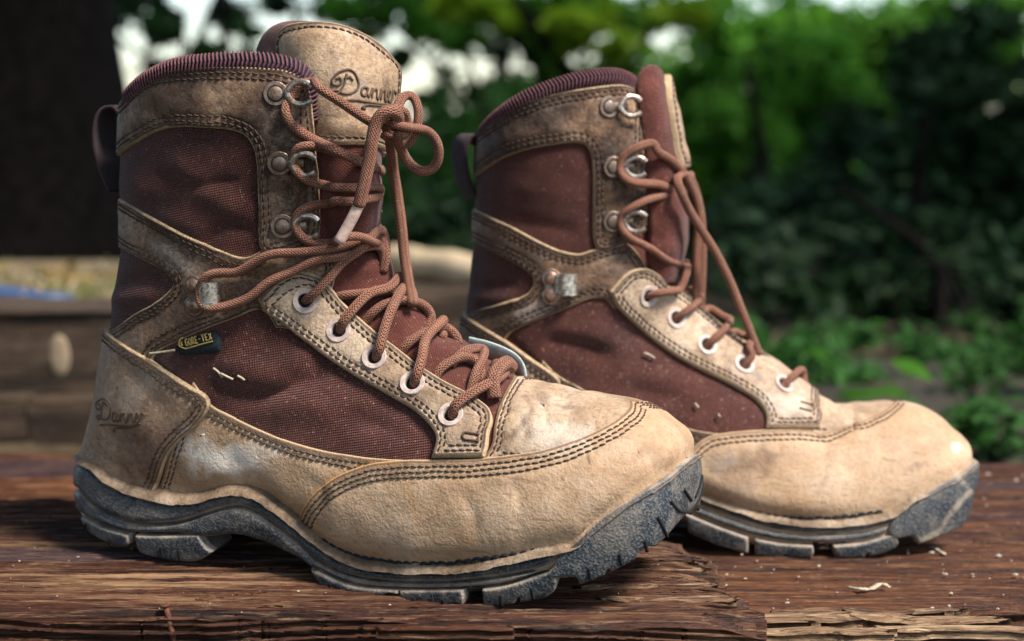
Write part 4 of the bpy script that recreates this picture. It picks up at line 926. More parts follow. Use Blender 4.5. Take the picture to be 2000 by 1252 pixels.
    lug([(264, 1044, 'c'), (300, 1046), (388, 1044, 'c'), (402, 1066), (418, 1078, 'c'), (400, 1090), (372, 1099), (324, 1096), (282, 1086), (268, 1066)])
    lug([(606, 1108, 'c'), (660, 1134), (700, 1146), (778, 1152, 'c'), (778, 1162, 'c'), (752, 1161), (744, 1180, 'c'), (720, 1182), (680, 1173), (636, 1158), (616, 1140)])
    lug([(780, 1152, 'c'), (905, 1151, 'c'), (907, 1180), (895, 1193, 'c'), (846, 1194, 'c'), (843, 1185), (838, 1193, 'c'), (800, 1189), (779, 1184, 'c')])
    lug([(940, 1150, 'c'), (990, 1143), (1085, 1112, 'c'), (1090, 1136, 'c'), (1086, 1152), (1067, 1169, 'c'), (1016, 1180, 'c'), (1013, 1168), (1007, 1180, 'c'), (945, 1187, 'c')])
    b.panel('toe_bumper', [(1090, 1082, 'c'), (1115, 1066), (1135, 1049), (1159, 1025), (1202, 991), (1255, 958), (1303, 929), (1346, 892), (1361, 884), (1395, 880, 'c'), (1395, 985, 'c'), (1365, 986), (1352, 1010), (1330, 1038, 'c'), (1313, 1046, 'c'), (1305, 1058), (1284, 1072, 'c'), (1266, 1068), (1246, 1080, 'c'), (1231, 1102), (1192, 1120, 'c'), (1188, 1112), (1182, 1123, 'c'), (1168, 1131), (1132, 1145, 'c'), (1126, 1130), (1100, 1130, 'c'), (1060, 1128), (1080, 1106)], M['rubber_dusty'], -.0026, .0040, depth=.020, **{**K, 'mirror': 'join'})
    sl = MB()
    for x, y in [(172, 1034), (218, 1062), (318, 1078), (352, 1084), (648, 1148), (700, 1168), (812, 1178), (868, 1180), (980, 1172), (1040, 1158), (1150, 1120), (1210, 1092), (1258, 1066)]:
        V, F, _ = tube_geo(np.array(catmull([b.at(x, y - 12, .0013, b.wall)[0], b.at(x + 1, y, .0014, b.wall)[0], b.at(x + 3, y + 9, .0014, b.wall)[0]], .001)), .0008, 6); sl.add(V, F); sl.add(V * [1, -1, 1], [f[::-1] for f in F])
    for L in ([(1330, 956), (1337, 966), (1344, 976)], [(1305, 978), (1318, 994), (1334, 1008)], [(1280, 1009), (1290, 1028), (1298, 1046)]):
        V, F, _ = tube_geo(np.array(catmull([b.at(x, y, .0014, b.wall)[0] for x, y in L], .001)), .0009, 6); sl.add(V, F); sl.add(V * [1, -1, 1], [f[::-1] for f in F])
    sl.build('tread_slit', M['dark'], b.root, kind='stuff')
    return b
# ------------------------------------------------------------------ the far boot
LOW = -.0178        # the timber under the far boot lies lower than the near one's
def far_boot():
    O = on_ground(1600, 1092, LOW) + np.array([0, .055, 0])
    b = Boot('hiking_boot', Frame(O, 0), 'farther worn boot, partly hidden behind the other, its laces hanging loose in front', 'pair of worn lace-up boots', M)
    b.lace_root = b.root
    rings = [((1872, 975), (1872, 935), .004, 1.6, .9), ((1866, 1010), (1868, 893), .019, 1.8, .80), ((1856, 1030), (1860, 868), .028, 2.0, .76), ((1834, 1042), (1838, 836), .036, 2.2, .74),
             ((1795, 1056), (1805, 812), .0420, 2.3, .76), ((1740, 1062), (1755, 798), .046, 2.4, .78), ((1640, 1064), (1690, 798), .0485, 2.4, .80), ((1540, 1060), (1632, 796), .0490, 2.4, .84),
             ((1440, 1045), (1572, 765), .0475, 2.3, .90), ((1330, 1010), (1500, 712), .0450, 2.2, .95), ((1230, 970), (1430, 664), .0415, 2.1, 1.0), ((1120, 950), (1372, 614), .0385, 2.0, 1.0),
             ((1010, 930), (1330, 560), .0375, 1.7, .95), ((930, 900), (1322, 505), .0385, 1.1, .9), ((908, 790), (1322, 455), .040, 1, .88), ((912, 660), (1324, 405), .041, 1, .88), ((926, 530), (1320, 340), .042, 1, .88),
             ((932, 420), (1306, 270), .044, 1, .88), ((938, 310), (1268, 190), .046, 1, .88), ((950, 190), (1240, 90), .046, 1, .88)]
    creases = [([(1000, 360), (1080, 380), (1150, 380)], 16, .0010), ([(980, 420), (1060, 440), (1140, 455)], 12, -.0016), ([(920, 580), (970, 585), (1020, 578)], 9, .0018), ([(915, 560), (960, 560), (1020, 552)], 8, -.0014),
               ([(1050, 660), (1120, 670), (1190, 690)], 12, -.0026), ([(1080, 640), (1160, 650), (1230, 690)], 14, .0018), ([(1220, 760), (1290, 770), (1350, 790)], 12, -.0016), ([(1180, 720), (1260, 730), (1340, 760)], 16, .0022),
               ([(1275, 300), (1285, 400), (1275, 500)], 16, -.0030), ([(1290, 520), (1320, 515), (1340, 525)], 10, -.0020), ([(1280, 560), (1320, 560), (1350, 575)], 9, -.0016),
               ([(1610, 800), (1640, 825), (1680, 830)], 18, -.0022), ([(1100, 530), (1150, 545), (1200, 540)], 9, -.0012), ([(1170, 560), (1130, 575), (1090, 590)], 8, -.001), ([(1590, 850), (1610, 880), (1600, 920)], 10, -.0010)]
    b.marks = [('dark_mark', [(1400, 900), (1440, 905), (1500, 900)], 28, .6), ('dark_mark', [(1420, 930), (1460, 950)], 20, .35), ('dark_mark', [(1795, 910), (1808, 903)], 9, .5), ('dark_mark', [(1770, 918), (1780, 914)], 7, .5), ('pale', [(1868, 875)], 10, .6),
               ('pale', [(1405, 905), (1430, 895)], 16, .35), ('pale', [(1020, 620), (1060, 600)], 20, .25), ('pale', [(1500, 790), (1560, 790)], 30, .3), ('dark_mark', [(1620, 820), (1640, 830)], 16, .4), ('dark_mark', [(1200, 240), (1230, 300)], 18, .5),
               ('dark_mark', [(1180, 350), (1200, 400)], 16, .5), ('pale', [(1780, 1060), (1830, 1040), (1860, 1000), (1895, 960)], 7, .55), ('pale', [(1870, 930), (1890, 950)], 6, .4), ('dark_mark', [(1640, 870), (1600, 960)], 8, .2), ('dark_mark', [(900, 640), (1000, 720)], 20, .3)]
    fp = [(.0965, 0), (.0960, .015), (.0930, .027), (.086, .0380), (.074, .0462), (.055, .0520), (.028, .0550), (0, .0545), (-.03, .0505), (-.065, .0455), (-.095, .0430), (-.13, .0415), (-.16, .0400), (-.185, .0365), (-.2, .029), (-.210, .017), (-.214, 0)]
    top = [(835, 855), (860, 868), (900, 890), (950, 905), (1000, 916), (1100, 925), (1150, 922), (1200, 912), (1250, 915), (1290, 930), (1330, 950), (1372, 972), (1420, 991), (1492, 1013), (1564, 1025), (1637, 1027), (1709, 1018), (1752, 1006), (1771, 991), (1800, 967), (1829, 948), (1877, 924), (1908, 902)]
    bot = [(835, 960), (900, 990), (1000, 1010), (1100, 1010), (1150, 1000), (1200, 985), (1240, 982), (1280, 995), (1320, 1025), (1348, 1046), (1396, 1068), (1473, 1088), (1531, 1094), (1588, 1093), (1627, 1093), (1685, 1093), (1733, 1083), (1752, 1074), (1795, 1068), (1853, 1046), (1887, 1031), (1906, 996), (1910, 958)]
    build_sole(b, fp, top, bot, toe=.062); b.make_body(rings, creases=creases)
    outline = [(850, 980), (860, 800), (860, 620), (890, 560), (895, 400), (895, 310), (905, 290, 'c'), (932, 272), (955, 246), (990, 214), (1030, 190), (1080, 170), (1130, 155), (1180, 149), (1215, 152), (1236, 166), (1246, 195), (1252, 235, 'c'), (1290, 262), (1350, 290, 'c'), (1370, 400), (1370, 520), (1420, 610), (1560, 690), (1640, 750), (1760, 770), (1860, 800), (1930, 930), (1910, 1040), (1780, 1090), (1540, 1090), (1330, 1050), (1120, 990), (960, 980)]
    shell_body(b, outline)
    b.panel('shaft_fabric', [(895, 345, 'c'), (930, 300), (1000, 275), (1070, 265), (1165, 265, 'c'), (1175, 400), (1175, 505, 'c'), (1100, 500), (1000, 460), (895, 400, 'c')], M['canvas'], .0, .001, puff=.0012, rings=(.001,))
    b.panel('heel_fabric', [(890, 430, 'c'), (980, 480), (1070, 545), (990, 610), (880, 630, 'c')], M['canvas'], .0, .001, puff=.001, rings=(.001,))
    b.panel('quarter_fabric', [(980, 640, 'c'), (1080, 595), (1200, 565, 'c'), (1350, 690), (1520, 800, 'c'), (1520, 865, 'c'), (1400, 862), (1250, 825), (1120, 770)], M['canvas_light'], .0, .001, puff=.0015, rings=(.001,))
    b.panel('vamp', [(1612, 860, 'c'), (1570, 860, 'c'), (1580, 800), (1576, 745, 'c'), (1590, 720), (1640, 740), (1750, 750), (1780, 760, 'c'), (1775, 820), (1720, 845), (1650, 865)], M['vamp'], .0004, .0022, mirror='join', rows=(.0030, .0052), puff=.0006)
    b.panel('side_rand', [(1060, 700, 'c'), (1086, 728), (1122, 749), (1169, 775), (1230, 800), (1280, 817), (1324, 830), (1362, 841), (1410, 848), (1480, 855, 'c'), (1470, 1090, 'c'), (1380, 1070), (1300, 1040), (1230, 1000), (1100, 980), (990, 970, 'c'), (1030, 840)], M['collar'], .0006, .0018, rows=(.0032, .0056))
    b.panel('toe_guard', [(1300, 965, 'c'), (1322, 920), (1345, 885), (1362, 866), (1384, 853), (1420, 846), (1492, 841), (1564, 843), (1608, 848), (1617, 847), (1661, 837), (1705, 822), (1735, 805), (1746, 792), (1750, 775, 'c'), (1790, 765), (1880, 810), (1940, 900), (1950, 1000, 'c'), (1930, 1090, 'c'), (1800, 1120), (1700, 1125), (1540, 1125), (1400, 1100), (1300, 1020)], M['guard'], .0018, .0018, mirror='join', rows=(.0034, .0060), puff=.0008)
    b.panel('ankle_strap', [(890, 386, 'c'), (915, 398), (950, 416), (998, 440), (1050, 468), (1090, 486), (1130, 494), (1158, 486), (1220, 470, 'c'), (1240, 490), (1262, 540), (1220, 600), (1195, 600, 'c'), (1180, 584), (1154, 584), (1122, 596), (1074, 615), (1029, 634), (1002, 648), (988, 664, 'c'), (960, 670), (880, 620), (875, 600, 'c'), (919, 613), (949, 599), (990, 587), (1030, 573), (1042, 555), (1040, 539), (1022, 523), (982, 500), (942, 478), (916, 462), (890, 450, 'c')], M['strap'], .0012, .0018, rows=(.0030, .0052))
    b.panel('collar_leather', [(890, 375, 'c'), (921, 360, 'c'), (958, 330), (990, 308), (1026, 294), (1074, 284), (1126, 279), (1142, 284), (1152, 300), (1156, 340), (1156, 420), (1158, 467), (1164, 483), (1178, 487), (1210, 480), (1241, 463), (1253, 448), (1257, 412), (1254, 340), (1251, 280), (1249, 228), (1243, 192), (1234, 176), (1210, 166), (1170, 168), (1110, 177), (1058, 189), (1010, 209), (970, 237), (942, 265), (926, 292), (890, 310)], M['collar'], .0018, .0020, rows=(.0030, .0054))
    b.panel('heel_counter', [(860, 580, 'c'), (890, 595), (919, 615), (946, 634), (994, 665), (1042, 700), (1080, 727), (1093, 743), (1090, 762), (1070, 800), (1045, 840), (1025, 880), (1010, 960, 'c'), (930, 950), (880, 935), (840, 900, 'c'), (850, 720)], M['counter'], .0026, .0022, mirror='join', rows=(.0032, .0056))
    eye = [(1256, 575), (1312, 625), (1374, 680), (1447, 720), (1522, 759)]
    holes = [(b.at(x, y)[0], .0042) for x, y in eye]
    b.panel('eyelet_stay', [(1187, 569, 'c'), (1200, 552), (1215, 535), (1232, 524), (1256, 522), (1275, 532), (1291, 548), (1329, 580), (1361, 609), (1393, 640), (1430, 668), (1459, 688), (1507, 710), (1550, 725), (1578, 737), (1590, 756), (1592, 794), (1598, 818), (1597, 842, 'c'), (1492, 840, 'c'), (1492, 815), (1474, 787), (1432, 760), (1372, 729), (1320, 700), (1265, 660), (1227, 625), (1201, 596)], M['stay'], .0030, .0022, rows=(.0028, .0050), holes=holes)
    for x, y in eye: b.eyelet(x, y, .0052)
    for x, y in [(1183, 209), (1193, 325), (1194, 431)]: b.hook(x, y, .0038)
    b.ankle_ring(1077, 560, .0030)
    bt = MB()
    for L in ([(1555, 795), (1568, 799), (1580, 803)], [(1553, 806), (1566, 810), (1578, 814)]):
        V, F, _ = tube_geo(np.array(catmull(b.path([(x, y, .0053) for x, y in L]), .001)), .0006, 6); bt.add(V, F)
    bt.build('bar_tack', M['thread'], b.root, kind='stuff')
    # tongue: seen almost edge on
    P = lambda x, y, o: b.fr.un(x, y, o)
    rows = [[P(1264, 560, -.030), P(1295, 560, -.026), P(1316, 560, -.008), P(1310, 560, .018)], [P(1262, 500, -.034), P(1303, 495, -.030), P(1328, 490, -.012), P(1322, 490, .020)], [P(1262, 440, -.036), P(1308, 435, -.030), P(1334, 430, -.012), P(1328, 430, .020)], [P(1256, 380, -.037), P(1300, 370, -.032), P(1330, 365, -.012), P(1324, 365, .024)], [P(1250, 300, -.037), P(1290, 300, -.033), P(1318, 300, -.012), P(1312, 300, .028)],
            [P(1240, 220, -.036), P(1275, 215, -.033), P(1302, 215, -.014), P(1296, 215, .030)], [P(1228, 140, -.032), P(1262, 135, -.030), P(1286, 140, -.014), P(1280, 140, .030)], [P(1220, 90, -.030), P(1250, 85, -.028), P(1272, 90, -.012), P(1266, 90, .028)]]
    ts = grid_surf(b.fr, rows, Lu=.155, Lw=.085)
    def rr(u0, u1, w0, w1, r):
        out = []
        for cu, cw, a0 in ((u1 - r, w1 - r, 0), (u0 + .003, w1 - .003, 90), (u0 + .003, w0 + .003, 180), (u1 - r, w0 + r, 270)):
            q = r if cu > (u0 + u1) / 2 else .003
            for a in range(0, 91, 15): out.append((cu + q * math.cos(math.radians(a0 + a if a0 not in (90, 270) else a0 + a)), cw + q * math.sin(math.radians(a0 + a))))
        dense = []
        for i in range(len(out)):
            a, c = np.array(out[i]), np.array(out[(i + 1) % len(out)]); k = max(1, int(np.linalg.norm(c - a) / .0015))
            for j in range(k): dense.append(a + (c - a) * j / k)
        return np.array(dense)
    tg, tp = b.panel('tongue', None, M['tongue'], .0, .002, surf=ts, mirror=None, puff=.0015, puffw=.010, rnd=.002, rings=(.0006, .0016), q=rr(.002, .136, .002, .083, .016))
    V = tp.shell(np.full(len(tp.V), -.004)); mesh_obj('tongue_back', V, tp.F[:, ::-1], M['tongue'], tg[0], attrs=dict(edge=np.full(len(V), .01)), uv=V[:, [0, 2]])
    b.panel('tongue_patch', None, M['patch'], .0034, .0034, surf=ts, mirror=None, rows=(.0030,), parent=tg[0], q=rr(.078, .130, .026, .078, .014), label='tan leather patch seen edge on')
    knit_collar(b, [(925, 292, -.001), (935, 280, -.001), (955, 250, -.001), (990, 219, -.001), (1030, 194, -.001), (1080, 174, -.001), (1130, 159, -.001), (1180, 152, -.001), (1214, 154, -.001), (1236, 168, -.001), (1246, 195, -.001), (1251, 235, -.002)])
    ribbon(b, 'pull_loop', [P(x, y, 0) for x, y in [(936, 282), (928, 268), (915, 264), (903, 274), (897, 296), (899, 325), (906, 355), (922, 388)]], .012, .0018, M['web'], wd=(-.35, .93, 0))
    ey = lambda x, y: [(x + 1, y + 2, .001), (x + 5, y - 3, .0055), (x + 11, y - 9, .0085)]; pl = 'p'
    b.lace('lace', [(1361, 640, pl, -.010), (1360, 560, pl, -.012), (1362, 460, pl, -.014), (1366, 420, pl, -.016), (1360, 388, pl, -.018), (1347, 360, pl, -.022), (1333, 336, pl, -.028), (1310, 312, pl, -.035), (1282, 294, pl, -.044), (1254, 286, .011), (1226, 291, .010), (1210, 305, .0065), (1204, 325, .0050), (1207, 342, .0065), (1222, 353, .0085), (1258, 360, .0100), (1290, 366, .0085), (1314, 367, .007), (1322, 358, .0075), (1323, 346, .0080)])
    b.lace('lace', [(1322, 345, pl, -.036), (1324, 358, pl, -.040), (1330, 375, pl, -.040), (1345, 408, pl, -.034), (1369, 448, pl, -.028), (1397, 492, pl, -.022), (1425, 548, pl, -.018), (1446, 600, pl, -.016), (1466, 650, pl, -.014), (1482, 692, pl, -.012)])
    b.lace('lace', [(1362, 700, pl, -.002), (1368, 600, pl, -.004), (1372, 500, pl, -.006), (1370, 430, pl, -.008), (1362, 385, pl, -.012), (1350, 352, pl, -.018), (1334, 340, pl, -.028), (1318, 352, pl, -.036)])
    b.lace('lace', [(1326, 358, .008), (1312, 374, .007), (1290, 378, .008), (1270, 381, .0090), (1240, 390, .0100), (1220, 403, .0085), (1208, 418, .0055), (1205, 434, .0050), (1209, 449, .0070), (1222, 464, .0085), (1250, 484, .0085), (1282, 504, .007), (1314, 524, .0055), (1334, 532, .004), (1342, 538, .001)])
    b.lace('lace', ey(1256, 575) + [(1284, 566, .0095), (1304, 550, .0090), (1312, 534, .0090), (1322, 522, .006), (1334, 522, .003), (1342, 530, .0)])
    b.lace('lace', ey(1312, 625) + [(1330, 612, .0090), (1345, 600, .0080), (1356, 594, .0060), (1364, 600, .003), (1366, 612, .0)])
    b.lace('lace', [(1320, 584, .001), (1334, 578, .005), (1350, 580, .005), (1358, 590, .003), (1360, 600, .0)])
    b.lace('lace', ey(1374, 680) + [(1396, 662, .0090), (1406, 644, .0085), (1409, 628, .0075), (1404, 616, .0065), (1390, 611, .0060), (1374, 614, .0045), (1364, 624, .001)])
    b.lace('lace', ey(1447, 720) + [(1448, 700, .0090), (1452, 684, .0085), (1452, 668, .0070), (1444, 658, .0055), (1428, 656, .0050), (1414, 662, .0035), (1404, 672, .001)])
    b.lace('lace', ey(1522, 759) + [(1542, 746, .0092), (1560, 734, .0085), (1572, 728, .007), (1582, 732, .004), (1586, 742, .000)])
    welt_stitch(b, [(x, y + 2, .0046) for x, y in [(1385, 955), (1430, 975), (1492, 990), (1569, 998), (1660, 997), (1720, 990)]])
    K = dict(surf=b.wall, mirror='split', rings=(.0003, .0009, .0018, .0028))
    b.panel('upper_rubber_band', [(800, 850, 'c'), (860, 870), (900, 891), (950, 906), (1000, 917), (1100, 926), (1150, 923), (1200, 913), (1250, 916), (1290, 931), (1330, 951), (1372, 973), (1420, 992), (1492, 1014), (1564, 1026), (1637, 1028), (1709, 1019), (1755, 1004, 'c'), (1740, 1022), (1700, 1033), (1640, 1040), (1588, 1042), (1516, 1034), (1444, 1014), (1372, 988), (1330, 968), (1290, 950), (1250, 938), (1200, 938), (1150, 950), (1100, 955), (1000, 948), (900, 925), (800, 890, 'c')], M['rubber'], -.0030, .0040, rnd=.003, **K)
    b.panel('lower_rubber_band', [(800, 893, 'c'), (900, 928), (1000, 951), (1100, 958), (1150, 953), (1200, 941), (1250, 941), (1290, 953), (1330, 971), (1372, 991), (1444, 1017), (1516, 1037), (1588, 1045), (1640, 1043), (1700, 1036), (1738, 1025, 'c'), (1730, 1042), (1660, 1059), (1588, 1061), (1516, 1056), (1444, 1039), (1362, 1008), (1320, 990), (1280, 968), (1240, 960), (1200, 965), (1150, 980), (1100, 985), (1000, 975), (900, 950), (800, 915, 'c')], M['rubber'], -.0034, .0042, rnd=.003, **K)
    K['rnd'] = .0013
    lug = lambda pts: b.panel('lug', pts, M['rubber_dusty'], -.0028, .0040, depth=.022, **K)
    lug([(800, 916, 'c'), (900, 953), (985, 974, 'c'), (985, 1005, 'c'), (900, 988), (800, 955, 'c')]); lug([(1000, 978, 'c'), (1100, 988), (1140, 984, 'c'), (1150, 998, 'c'), (1100, 1008), (1002, 1008, 'c')])
    lug([(1336, 1000, 'c'), (1400, 1027), (1462, 1049, 'c'), (1462, 1084, 'c'), (1396, 1066), (1345, 1042, 'c')])
    lug([(1473, 1051, 'c'), (1520, 1060), (1588, 1065, 'c'), (1590, 1080), (1584, 1092, 'c'), (1537, 1092, 'c'), (1534, 1086), (1529, 1092, 'c'), (1474, 1086, 'c')])
    lug([(1626, 1065, 'c'), (1690, 1058), (1750, 1040, 'c'), (1756, 1060, 'c'), (1750, 1068), (1733, 1080), (1698, 1088, 'c'), (1694, 1082), (1688, 1091, 'c'), (1630, 1092, 'c')])
    b.panel('toe_bumper', [(1740, 1020, 'c'), (1752, 1006), (1771, 991), (1800, 967), (1829, 948), (1877, 924), (1908, 902), (1950, 890, 'c'), (1950, 970, 'c'), (1908, 996), (1905, 1010, 'c'), (1895, 1014), (1887, 1031, 'c'), (1853, 1045), (1795, 1067, 'c'), (1784, 1050), (1766, 1050, 'c'), (1745, 1052), (1735, 1040)], M['rubber_dusty'], -.0026, .0040, depth=.020, **{**K, 'mirror': 'join'})
    return b
# ------------------------------------------------------------------ timber the boots stand on
def noise2(X, Y, seed=0):
    """smooth value noise on arrays"""
    r = np.random.default_rng(seed); T = r.random((256, 256)); xi = np.floor(X).astype(int); yi = np.floor(Y).astype(int); fx = X - xi; fy = Y - yi
    fx = fx * fx * (3 - 2 * fx); fy = fy * fy * (3 - 2 * fy); a = T[xi % 256, yi % 256]; b = T[(xi + 1) % 256, yi % 256]; c = T[xi % 256, (yi + 1) % 256]; d = T[(xi + 1) % 256, (yi + 1) % 256]
    return (a * (1 - fx) + b * fx) * (1 - fy) + (c * (1 - fx) + d * fx) * fy
def fibres(X, Y, seed):
    W = noise2(X * 5, Y * 12, seed + 9) * .012 + noise2(X * 1.6, Y * 3, seed + 3) * .03         # wander of the grain
    Yw = Y + W; h = 0
    for k, (fx, fy, a) in enumerate([(2.2, 55, .0020), (5, 160, .0014), (12, 380, .0013), (34, 800, .0008), (110, 1300, .0004)]):
        n = noise2(X * fx + 40, Yw * fy + 90, seed + k); h = h + (np.abs(n - .5) * 2 if k > 0 else n) * a
    return h, Yw
def cracks(X, Yw, seed, n, y0, y1, depth=.008):
    r = np.random.default_rng(seed); D = 0
    for i in range(n):
        yc = r.uniform(y0, y1); xc = r.uniform(X.min(), X.max()); L = r.uniform(.03, .22); w = r.uniform(.0004, .0012) * (1.8 if i % 9 == 0 else 1); wob = noise2(X * 14 + i * 7, X * 0 + i, seed + 5) * .004
        D = D - depth * r.uniform(.35, 1) * np.exp(-((Yw - yc - wob) / w) ** 2) * np.clip(1.3 - np.abs(X - xc) / L, 0, 1)
    return D

def mat_wood(name, pale, mid, red, dark, paleness=.5, rough=.6):
    m = NT(name); c = m.n('ShaderNodeTexCoord'); mp = m.n('ShaderNodeMapping'); mp.inputs['Scale'].default_value = (1.6, 26, 26); m.l(c.outputs['Object'], mp.inputs[0]); v = mp.outputs[0]
    mp2 = m.n('ShaderNodeMapping'); mp2.inputs['Scale'].default_value = (7, 160, 160); m.l(c.outputs['Object'], mp2.inputs[0]); v2 = mp2.outputs[0]
    n1 = m.noise(v, 1.0, 6, .65, .5); n2 = m.noise(v2, 1.0, 5, .7, .3); n3 = m.noise(c.outputs['Object'], 9, 4, .6); n4 = m.noise(v2, 3.1, 3, .7)
    mp3 = m.n('ShaderNodeMapping'); mp3.inputs['Scale'].default_value = (30, 620, 500); m.l(c.outputs['Object'], mp3.inputs[0]); n6 = m.noise(mp3.outputs[0], 1.0, 4, .75)
    f = m.math('ADD', m.math('MULTIPLY', n1, .5), m.math('MULTIPLY', n2, .5))
    col = m.ramp(f, [(.40, dark), (.47, red), (.54, mid), (.64, pale)])
    col = m.mix(m.ramp(n3, [(.42, .0), (.60, .75)]), col, red); col = m.mix(m.math('MULTIPLY', m.ramp(n4, [(.56, 0.0), (.70, 1.0)]), paleness), col, pale)
    col = m.mix(m.math('MULTIPLY', m.ramp(n1, [(.30, 1.0), (.42, 0.0)]), .85), col, dark)
    n5 = m.noise(v, .7, 3, .5, 0); col = m.mix(m.math('MULTIPLY', m.ramp(n5, [(.60, 0.0), (.68, 1.0)]), .5), col, (.030, .030, .042))
    col = m.mix(m.math('MULTIPLY', m.ramp(n6, [(.38, 1.0), (.46, 0.0)]), .8), col, dark); col = m.mix(m.math('MULTIPLY', m.ramp(n6, [(.56, 0.0), (.64, 1.0)]), .5), col, pale)
    nb = m.bump(n6, .0014, .9); nb = m.bump(n2, .0018, .9, nb); nb = m.bump(n4, .0007, .8, nb)
    return m.done(col, m.ramp(n2, [(.35, rough - .28), (.65, rough + .2)]), nb, spec=.22)
WOOD_A = mat_wood('wood_weathered', (.28, .165, .085), (.105, .044, .021), (.050, .015, .007), (.010, .006, .005), .45)
WOOD_B = mat_wood('wood_red_dark', (.30, .145, .060), (.105, .037, .014), (.052, .016, .007), (.008, .005, .004), .35)
WOOD_C = mat_wood('wood_splintered', (.46, .32, .19), (.25, .15, .08), (.12, .055, .03), (.03, .018, .012), .8, .75)

def board(name, mat, xs, yf, yb, z0, nx, ny, seed, ncr, front=.035, tilt=0.0, parent=None, xend=None, rot=0.0):
    """timber top seen from above with its front face; xs = (left, right); yf, yb = front and back edge as functions of x"""
    u = np.linspace(0, 1, nx)[None, :]; t = np.linspace(0, 1, ny)[:, None]
    X = xs[0] + (xs[1] - xs[0]) * u + 0 * t; Yf = yf(X); Yb = yb(X); Y = Yf + (Yb - Yf) * t
    if xend is not None:
        XE = xend(Y); X = xs[0] + (XE - xs[0]) * (u ** .8)
        Yf = yf(X); Yb = yb(X); Y = Yf + (Yb - Yf) * t
    h, Yw = fibres(X, Y, seed); cr = cracks(X, Yw, seed + 50, ncr, Y.min(), Y.max()); Z = z0 + h - .002 + cr + tilt * (Y - Y.min())
    edge = np.clip((Y - Yf) / .006, 0, 1); Z = Z - (1 - edge) ** 2 * .003
    if xend is not None:
        e = np.clip((XE - X) / .02, 0, 1); Z = Z - (1 - e) ** 1.5 * (.002 + .006 * noise2(X * 20, Y * 420, seed + 70))
    rows = [np.stack([X, Y, Z], -1)]
    # front face, layered fibres one below the other
    nf = max(8, int(front / .0006)); s = np.linspace(0, 1, nf)[::-1][:, None]; Xf = X[:1] + 0 * s; zf = Z[:1] - s * front
    W = noise2(Xf * 6, zf * 25, seed + 21) * .008; yo = (np.abs(noise2(Xf * 3 + 5, (zf + W) * 260, seed + 22) - .5) * .012 + np.abs(noise2(Xf * 12, (zf + W) * 700, seed + 23) - .5) * .005) * np.clip(s * 12, 0, 1) + s * .002
    F = np.stack([Xf, Y[:1] + yo - .003 * np.clip(s * 8, 0, 1), zf], -1); G = np.concatenate([F[:-1], rows[0]])
    # back face and end skirts
    bk = G[-1:].copy(); bk[..., 2] -= front; G = np.concatenate([G, bk])
    en = G[:, -1:].copy(); en[..., 2] -= front * .9; G = np.concatenate([G, en], 1); en = G[:, :1].copy(); en[..., 2] -= front; G = np.concatenate([en, G], 1)
    a, b = G.shape[:2]; idx = np.arange(a * b).reshape(a, b); Fc = np.stack([idx[:-1, :-1], idx[:-1, 1:], idx[1:, 1:], idx[1:, :-1]], -1).reshape(-1, 4)
    return mesh_obj(name, G.reshape(-1, 3), Fc, mat, parent)

deck = empty('timber_deck', (0, 0, 0), kind='structure')
gx = lambda x, y, z=0.0: on_ground(x, y, z)
def edge_fn(pts, z, amp=.0012, seed=1, fr=90):
    P = np.array([gx(x, y, z)[:2] for x, y in pts]); P = P[P[:, 0].argsort()]
    return lambda X: np.interp(X, P[:, 0], P[:, 1]) + (noise2(X * fr, X * 0 + .5, seed) - .5) * 2 * amp + (noise2(X * fr * .2, X * 0 + 7.5, seed) - .5) * 4 * amp
# lower timber, under the far boot
board('timber', WOOD_B, (-.9, .95), edge_fn([(-900, 1185), (1000, 1200), (1500, 1197), (2000, 1192), (2900, 1185)], LOW - .002, .0012, 3), edge_fn([(-900, 872), (0, 885), (1000, 893), (2000, 905), (3000, 915)], LOW, .002, 4), LOW - .0012, 480, 820, 11, 240, parent=deck)
# upper board under the near boot, broken off at the right
BR = np.array([gx(x, y)[:2] for x, y in [(1480, 1215), (1452, 1192), (1425, 1150), (1395, 1115), (1362, 1085), (1318, 1064), (1262, 1052), (1180, 1040)]]); BR = BR[BR[:, 1].argsort()]
def broken(Y): return np.interp(Y, BR[:, 1], BR[:, 0]) + (noise2(np.floor(Y * 330) + .5, Y * 0, 31) - .5) * .026 + (noise2(np.floor(Y * 900) + .5, Y * 0, 32) - .5) * .010
board('broken_board', WOOD_A, (-.8, .12), edge_fn([(-600, 1195), (0, 1199), (260, 1204), (420, 1206), (700, 1205), (1000, 1212), (1500, 1216)], 0, .0010, 5), edge_fn([(-600, 965), (0, 978), (300, 984), (800, 1010), (1262, 1050), (1500, 1062)], 0, .0008, 6), .0002, 430, 760, 23, 200, parent=deck, xend=broken, front=.03)
